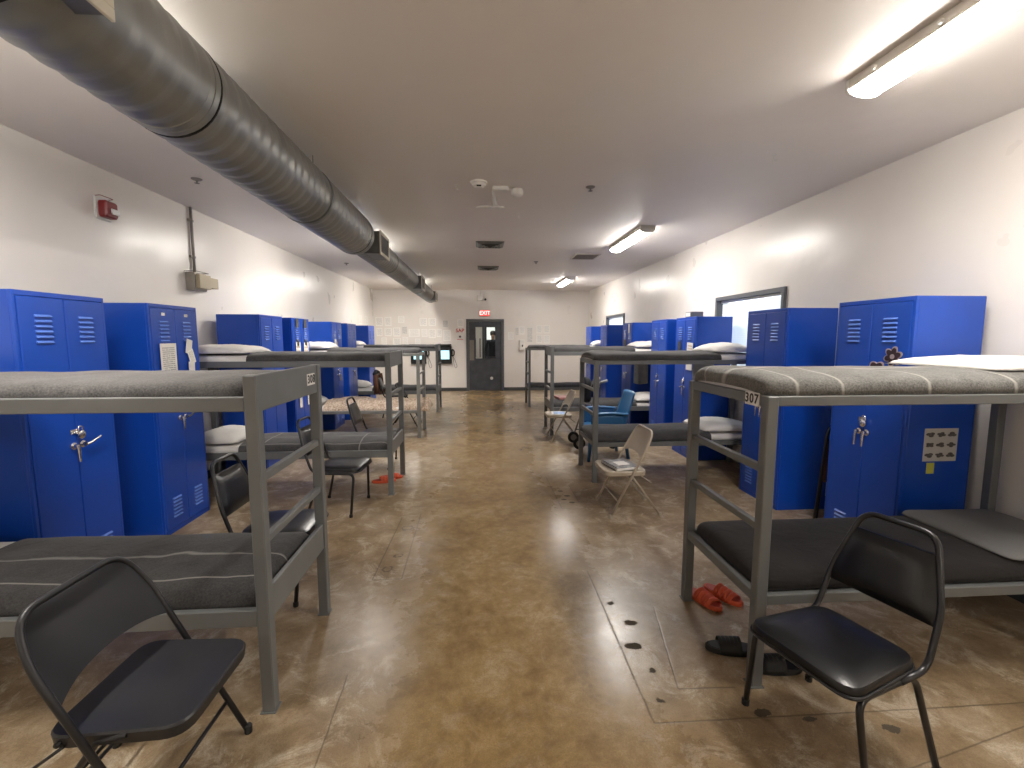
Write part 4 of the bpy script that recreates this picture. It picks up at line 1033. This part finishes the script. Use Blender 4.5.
# conduit with box
cb = thing('conduit_box', 'beige control box below a vertical conduit on the left wall', 'junction box', (XL, 5.05, 2.03))
MB().tube([(.02, .02, .18), (.02, .02, ZC-2.03)], .014, 10).build('conduit', 'conduit', cb, True)
for z in (.35, .72): MB().box(0, .022, -.02, .06, z-.012, z+.012, .002).build('strap', 'conduit', cb)
MB().box(0, .09, -.11, .10, .0, .18, .004).build('back_box', 'conduit', cb)
MB().box(.09, .13, -.09, .11, .02, .165, .004).build('cover', 'beige_box', cb)
MB().box(.02, .10, .10, .30, .045, .155, .004).build('side_box', 'beige_box', cb)
MB().tube(fillet([(.0, -.12, .19), (.11, -.12, .19), (.11, .11, .19), (.0, .11, .19)], .01), .004, 6).build('wire_guard', 'conduit', cb, True)
# exit sign
ex = thing('exit_sign', 'red lit exit sign above the door', 'exit sign', (.14, Y1, 2.225))
MB().box(-.155, .155, -.06, 0, -.095, .095, .006).build('case', 'cream', ex)
MB().box(-.135, .135, -.063, -.0605, -.078, .078).build('face', 'exit_red', ex)
text_part('EXIT', .15, 'exit_letter', ex, (0, -.0645, 0), (PI/2, 0, 0))
# SAP sign
sg = thing('wall_sign', 'white sign with red capital letters left of the door', 'sign', (-.57, Y1, 1.66))
MB().box(-.13, .13, -.004, 0, -.24, .17, .001).build('plate', 'paper_plain', sg)
text_part('SAP', .145, 'sign_red', sg, (0, -.0052, .07), (PI/2, 0, 0))
MB().prism(petals(5, .035, 0), -.0055, -.0042, 0, 'y').build('emblem', 'print_black', sg).location = (0, 0, -.10)
MB().box(-.09, .09, -.0052, -.0042, -.19, -.175).build('text_line', 'sign_red', sg)
# kiosks
def kiosk(x0, x1, lab):
    k = thing('video_kiosk', lab, 'kiosk', ((x0+x1)/2, Y1, 0), 0, 'wall video kiosks'); hw = (x1-x0)/2
    MB().box(-hw, hw, -.09, 0, .79, 1.30, .012).build('case', 'black_plastic', k)
    MB().box(-hw-.03, hw, -.16, 0, 1.315, 1.345, .004).build('hood', 'black_plastic', k)
    MB().box(-hw+.08, hw-.06, -.093, -.0905, .92, 1.17).build('screen', 'screen', k)
    MB().tube(fillet([(hw+.03, -.05, 1.20), (hw+.075, -.06, 1.16), (hw+.075, -.06, 1.05), (hw+.03, -.05, 1.00)], .03), .018, 8).build('handset', 'black_plastic', k, True)
    MB().box(hw, hw+.03, -.07, 0, 1.0, 1.2, .004).build('cradle', 'black_plastic', k)
    MB().tube(fillet([(hw+.04, -.05, 1.0), (hw+.06, -.05, .80), (hw+.10, -.05, .66), (hw+.16, -.05, .70), (hw+.12, -.05, .84), (hw+.05, -.05, .98)], .06), .005, 6).build('cord', 'black_plastic', k, True)
kiosk(-1.235, -.815, 'black wall kiosk with a lit screen and handset, nearer the door')
kiosk(-1.96, -1.53, 'black wall kiosk with a lit screen and handset, partly behind the last left bunk')
# soap dispenser
dp = thing('dispenser', 'white hand sanitizer dispenser right of the door', 'dispenser', (1.20, Y1, 1.18))
MB().prism(rrect(-.075, .075, 0, .29, .025), -.11, 0, .012, 'y').build('case', 'white', dp, 'auto')
MB().prism([(.012+.02*math.cos(a*PI/8), .12+.035*math.sin(a*PI/8)) for a in range(16)], -.114, -.109, 0, 'y').build('level_window', 'print_black', dp)
# camera with conduit above door
cm = thing('wall_camera', 'small white camera box above the exit sign', 'camera', (.01, Y1, 2.57))
MB().box(-.085, .085, -.10, 0, 0, .16, .008).build('case', 'white_metal', cm)
MB().lathe([(.03, 0), (.032, .05), (.02, .07)], 14, (.15, -.08, .04), 'y').build('lens', 'black_plastic', cm, 'auto')
MB().tube([(.08, -.05, .05), (.15, -.05, .045)], .01, 6).build('arm', 'white_metal', cm)
MB().tube([(.02, -.02, .16), (.02, -.02, ZC-2.57)], .008, 8).build('conduit', 'white_metal', cm)
# papers on the far wall, from pixel boxes on the wall plane
def on_back(px, py):
    dv = rot @ Vector(((px-CX)/F_PX, -(py-CY)/F_PX, -1)); k = Y1/dv.y
    return dv.x*k, CAM_H+dv.z*k
rows = {'top': [(375.5, 317, 383, 326, 'paper'), (384.5, 317, 391.5, 326, 'paper'), (398, 316, 404.5, 323, 'paper_faint'), (419.5, 318, 427, 326, 'paper'), (428.5, 318, 436, 326, 'paper'), (442, 320, 448.5, 328, 'paper_dark')],
        'middle': [(376.5, 328, 382.5, 336, 'paper'), (384.5, 328, 392, 336, 'paper'), (393, 327.5, 400.5, 336.5, 'paper'), (401.3, 326, 407.8, 334.5, 'paper_dark'), (408.5, 329, 420, 337, 'paper_faint'), (421.5, 329, 427.5, 337, 'paper_faint'), (428.5, 329, 435.8, 338, 'paper'), (436.6, 329, 441.8, 337, 'paper'), (443, 330, 451, 341, 'paper_faint')],
        'bottom': [(381.5, 337.5, 387, 344.5, 'paper_faint'), (393, 338, 401, 345, 'paper'), (402.5, 337, 408, 344.5, 'paper_faint'), (415, 338.5, 420.5, 344, 'paper_faint')]}
ords = ['first', 'second', 'third', 'fourth', 'fifth', 'sixth', 'seventh', 'eighth', 'ninth']
for rn, lst in rows.items():
    for i, (a, b_, c, e, mt) in enumerate(lst):
        x0, z1 = on_back(a, b_); x1, z0 = on_back(c, e)
        sheet('notice', ((x0+x1)/2, Y1-.002, (z0+z1)/2), x1-x0, z1-z0, '-y', mt, 'white notice taped to the far wall above the kiosks, %s row, %s from left' % (rn, ords[i]), 'notice', 'notices left of the door', tilt=random.uniform(-.02, .02))
for i, (a, b_, c, e, mt) in enumerate([(508, 332, 513.5, 339.5, 'paper_faint'), (515, 327, 518.8, 336, 'paper_dark'), (519.4, 326.5, 524.5, 334.5, 'paper'), (526.5, 326.5, 533, 344, 'paper_dark'), (536.5, 325, 542.3, 333.5, 'paper'), (543.6, 325, 549.6, 333.5, 'paper'), (536.5, 334.8, 542.3, 343.3, 'paper'), (543.6, 334.8, 549.6, 343.3, 'paper_faint')]):
    x0, z1 = on_back(a, b_); x1, z0 = on_back(c, e)
    lab = ['small pale notice closest to the door on its right', 'thin dark-printed notice above the hand sanitizer dispenser, left one', 'white notice above the hand sanitizer dispenser, right one', 'tall narrow notice right of the hand sanitizer dispenser', 'upper left sheet of the block of four notices right of the door', 'upper right sheet of the block of four notices right of the door', 'lower left sheet of the block of four notices right of the door', 'lower right sheet of the block of four notices right of the door'][i]
    sheet('notice', ((x0+x1)/2, Y1-.002, (z0+z1)/2), x1-x0, z1-z0, '-y', mt, lab, 'notice', 'notices right of the door')
x0, z1 = on_back(457.5, 319.5); x1, z0 = on_back(463.5, 327)
sheet('notice', ((x0+x1)/2, Y1-.002, (z0+z1)/2), x1-x0, z1-z0, '-y', 'paper', 'small notice just above the sign with red letters', 'notice')
for y, lb in ((11.75, 'nearer'), (12.35, 'farther')):
    sheet('notice', (XL+.002, y, 1.98), .28, .22, 'x', 'paper_faint', 'pale notice on the left wall near the far corner, %s one' % lb, 'notice')

# ------------------------------------------------------------------ ceiling items
sd = thing('smoke_detector', 'round white smoke detector on the ceiling', 'smoke detector', (.0, 4.09, ZC))
MB().lathe([(.072, 0), (.072, -.014), (.060, -.018), (.055, -.034), (.038, -.040), (.036, -.052), (.02, -.055)], 24).build('body', 'white', sd, 'auto')
for a in range(3): MB().box(-.008, .008, -.001, .001, -.05, -.036).build('slot', 'dark', sd).location = (-.012+.024*a*.5, -.044, 0)
el = thing('emergency_light', 'white twin-head emergency light on the ceiling', 'emergency light', (.19, 4.22, ZC))
MB().box(-.07, .07, -.05, .05, -.035, 0, .006).build('base', 'white', el)
MB().tube([(-.06, .05, -.02), (-.05, .20, -.06), (-.04, .30, -.075)], [.014, .018, .03], 10).build('arm', 'white', el, True)
MB().lathe([(.02, -.02), (.055, -.012), (.075, 0), (.07, .012), (.02, .02)], 18).xf(Matrix.Translation((-.02, .33, -.085)) @ Matrix.Rotation(.25, 4, 'X')).build('dome_head', 'white', el, 'auto')
MB().lathe([(.02, -.016), (.09, -.010), (.10, 0), (.05, .02)], 20).xf(Matrix.Translation((-.12, .36, -.075)) @ Matrix.Rotation(.15, 4, 'X')).build('dish_head', 'white', el, 'auto')
MB().tube([(.06, 0, -.02), (.11, -.01, -.025)], .012, 8).build('arm', 'white', el, True)
MB().lathe([(.02, .03), (.05, .02), (.058, -.005), (.05, -.03), (.03, -.042), (.01, -.046)], 20, (.15, 0, -.035)).build('lamp_head', 'white', el, 'auto')
def sprinkler(x, y, lab, white=False):
    t = thing('sprinkler', lab, 'sprinkler', (x, y, ZC), 0, 'ceiling sprinklers'); mt = 'conduit'
    MB().lathe([(.042, 0), (.042, -.004), (.03, -.012), (.012, -.014), (.012, -.02)], 18).build('escutcheon', mt, t, 'auto')
    MB().lathe([(.006, -.012), (.006, -.034), (.020, -.035), (.020, -.037), (.004, -.038)], 14).build('deflector', 'galv_box', t, 'auto')
sprinkler(.99, 4.15, 'small dark sprinkler on the ceiling right of the emergency light')
sprinkler(1.0, 8.2, 'small dark sprinkler on the ceiling left of the flat return grille')
sprinkler(-2.38, 4.18, 'small dark sprinkler on the ceiling left of the duct')
sprinkler(-2.40, 8.6, 'small dark sprinkler on the ceiling left of the duct, far one')
def diffuser(x, y, sz, lab):
    t = thing('ceiling_vent', lab, 'vent', (x, y, ZC), 0, 'black ceiling diffusers')
    for i, (a, z) in enumerate(((sz/2, 0), (sz*.38, -.008), (sz*.26, -.016), (sz*.15, -.024))):
        q = .028
        m = MB()
        def ring(r, zz): return [(-r, -r, zz), (r, -r, zz), (r, r, zz), (-r, r, zz)]
        vs = ring(a, z-.001)+ring(a, z-.008)+ring(a-q*1.6, z-.03)+ring(a-q*1.6, z-.02)
        fs = []
        for l in range(4):
            for k in range(4):
                fs.append((l*4+k, l*4+(k+1) % 4, ((l+1) % 4)*4+(k+1) % 4, ((l+1) % 4)*4+k))
        m.add(vs, fs).build('frame' if i == 0 else 'cone', 'galv_box' if i == 0 else 'black_plastic', t)
    MB().box(-sz*.36, sz*.36, -sz*.36, sz*.36, -.0015, -.0005).build('throat', 'dark', t)
    for s in (-1, 1): MB().box(s*sz*.25-.004, s*sz*.25+.004, -.004, .004, -.03, -.0016).build('support', 'galv_box', t)
diffuser(.15, 6.72, .40, 'nearer black stepped air diffuser in the middle of the ceiling')
diffuser(.165, 8.95, .40, 'farther black stepped air diffuser in the middle of the ceiling')
rg = thing('return_grille', 'flat grey return grille on the ceiling beside the middle lamp', 'vent', (1.75, 7.62, ZC))
m = MB()
for (a, b_, c, e) in ((-.21, .21, -.25, -.22), (-.21, .21, .22, .25), (-.21, -.18, -.22, .22), (.18, .21, -.22, .22)): m.box(a, b_, c, e, -.012, 0, .002)
m.build('frame', 'lamp_metal', rg)
MB().box(-.18, .18, -.22, .22, -.003, -.001).build('backing', 'galv_box', rg)
GS = MB().add([(-.18, -.008, -.004), (.18, -.008, -.004), (.18, .006, -.011), (-.18, .006, -.011), (-.18, -.006, -.003), (.18, -.006, -.003), (.18, .008, -.010), (-.18, .008, -.010)], [(0, 1, 2, 3), (4, 7, 6, 5), (0, 4, 5, 1), (1, 5, 6, 2), (2, 6, 7, 3), (3, 7, 4, 0)]).mesh('slat')
for i in range(16): link('slat', GS, 'conduit', rg, (0, -.205+i*.0273, 0))
for x, y, lb in ((-.20, 4.18, 'left of the smoke detector'), (.42, 5.1, 'right of the emergency light'), (-.35, 6.9, 'left of the black diffusers'), (2.16, 3.35, 'near the right lamp row'), (.36, 7.6, 'between the black diffusers')):
    t = MB().lathe([(.016, 0), (.016, -.003), (.004, -.004)], 12).tube(fillet([(0, 0, -.003), (0, 0, -.03), (.014, 0, -.045), (.026, 0, -.03)], .015), .0025, 6).build('ceiling_hook', 'white', None, 'auto', (x, y, ZC))
    tag(t, 'tiny white hook screwed into the ceiling %s' % lb, 'hook', 'ceiling hooks')

# ------------------------------------------------------------------ beyond the door window: second door and a standing person
dd = struct(tag(thing('door_2', 'dark inner door with a bright pane seen through the door window', 'door', (.56, HY, 0))))
MB().box(-.48, -.40, -.04, 0, 0, 2.1, .003).box(.40, .48, -.04, 0, 0, 2.1, .003).box(-.40, .40, -.04, 0, 2.02, 2.1, .003).build('door_frame', 'door_frame', dd)
MB().box(-.395, .395, -.03, -.002, .005, 2.015, .002).build('door_leaf', 'door', dd)
MB().box(-.32, -.02, -.034, -.0305, 1.45, 1.9).build('pane', emit('lit_pane', (.85, .9, .85), .22), dd)
def person():
    t = thing('person', 'person in a dark top and grey trousers seen through the door window', 'person', (.44, 15.55, 0), 0)
    V = []; E = []; Rr = []
    def add(p, r, par=None):
        V.append(p); Rr.append(r)
        if par is not None: E.append((par, len(V)-1))
        return len(V)-1
    pel = add((0, 0, .92), (.15, .10)); sp_ = add((0, 0, 1.10), (.135, .095), pel); chs = add((0, -.01, 1.30), (.16, .11), sp_); nk = add((0, 0, 1.46), (.055, .055), chs)
    hd = add((0, -.01, 1.55), (.07, .08), nk); add((0, -.01, 1.66), (.075, .09), hd); 
    for s in (-1, 1):
        sh = add((s*.18, 0, 1.40), (.06, .06), chs); elb = add((s*.24, .02, 1.13), (.045, .045), sh); wr = add((s*.22, -.06, .90), (.032, .032), elb); add((s*.21, -.09, .82), (.03, .02), wr)
        hp = add((s*.09, 0, .86), (.09, .09), pel); kn = add((s*.10, -.01, .48), (.06, .06), hp); an = add((s*.105, .01, .09), (.042, .045), kn); add((s*.11, -.12, .04), (.035, .03), an)
    me = bpy.data.meshes.new('body'); me.from_pydata(V, E, []); me.update()
    o = bpy.data.objects.new('body', me); COL.objects.link(o); o.parent = t
    md = o.modifiers.new('skin', 'SKIN')
    for i, r in enumerate(Rr): me.skin_vertices[0].data[i].radius = r
    me.skin_vertices[0].data[0].use_root = True
    o.modifiers.new('smooth', 'SUBSURF').levels = 2; o.modifiers['smooth'].render_levels = 2
    m, nt, b = new_mat('person_surface')
    sep = nt.nodes.new('ShaderNodeSeparateXYZ'); nt.links.new(objvec(nt), sep.inputs[0])
    z = sep.outputs[2]
    c = mix(nt, math_node(nt, 'GREATER_THAN', z, .90), (.10, .10, .11, 1), (.012, .013, .02, 1))
    c = mix(nt, math_node(nt, 'GREATER_THAN', z, 1.46), c, (.40, .24, .17, 1))
    c = mix(nt, math_node(nt, 'LESS_THAN', z, .10), c, (.6, .6, .58, 1))
    nt.links.new(c, b.inputs['Base Color']); b.inputs['Roughness'].default_value = .8
    me.materials.append(m)
    MB().lathe([(.02, .165), (.07, .15), (.098, .10), (.098, .05), (.085, .0)], 16, (0, .018, 1.60)).build('hair', 'hair', t, True)
    for s in (-1, 1): MB().lathe([(.004, -.004), (.009, 0), (.004, .004)], 8, (s*.03, -.098, 1.625), 'y').build('eye', 'print_black', t)
    MB().tube([(0, -.095, 1.62), (0, -.112, 1.585)], [.008, .014], 6).build('nose', 'skin', t, True)
    MB().box(-.025, .025, -.102, -.092, 1.54, 1.548).build('mouth', 'sign_red', t)
person()

# ------------------------------------------------------------------ overall size
for o in scene.objects:
    if o.parent is None and o.type in ('MESH', 'EMPTY'):
        o.location = o.location*S; o.scale = o.scale*S
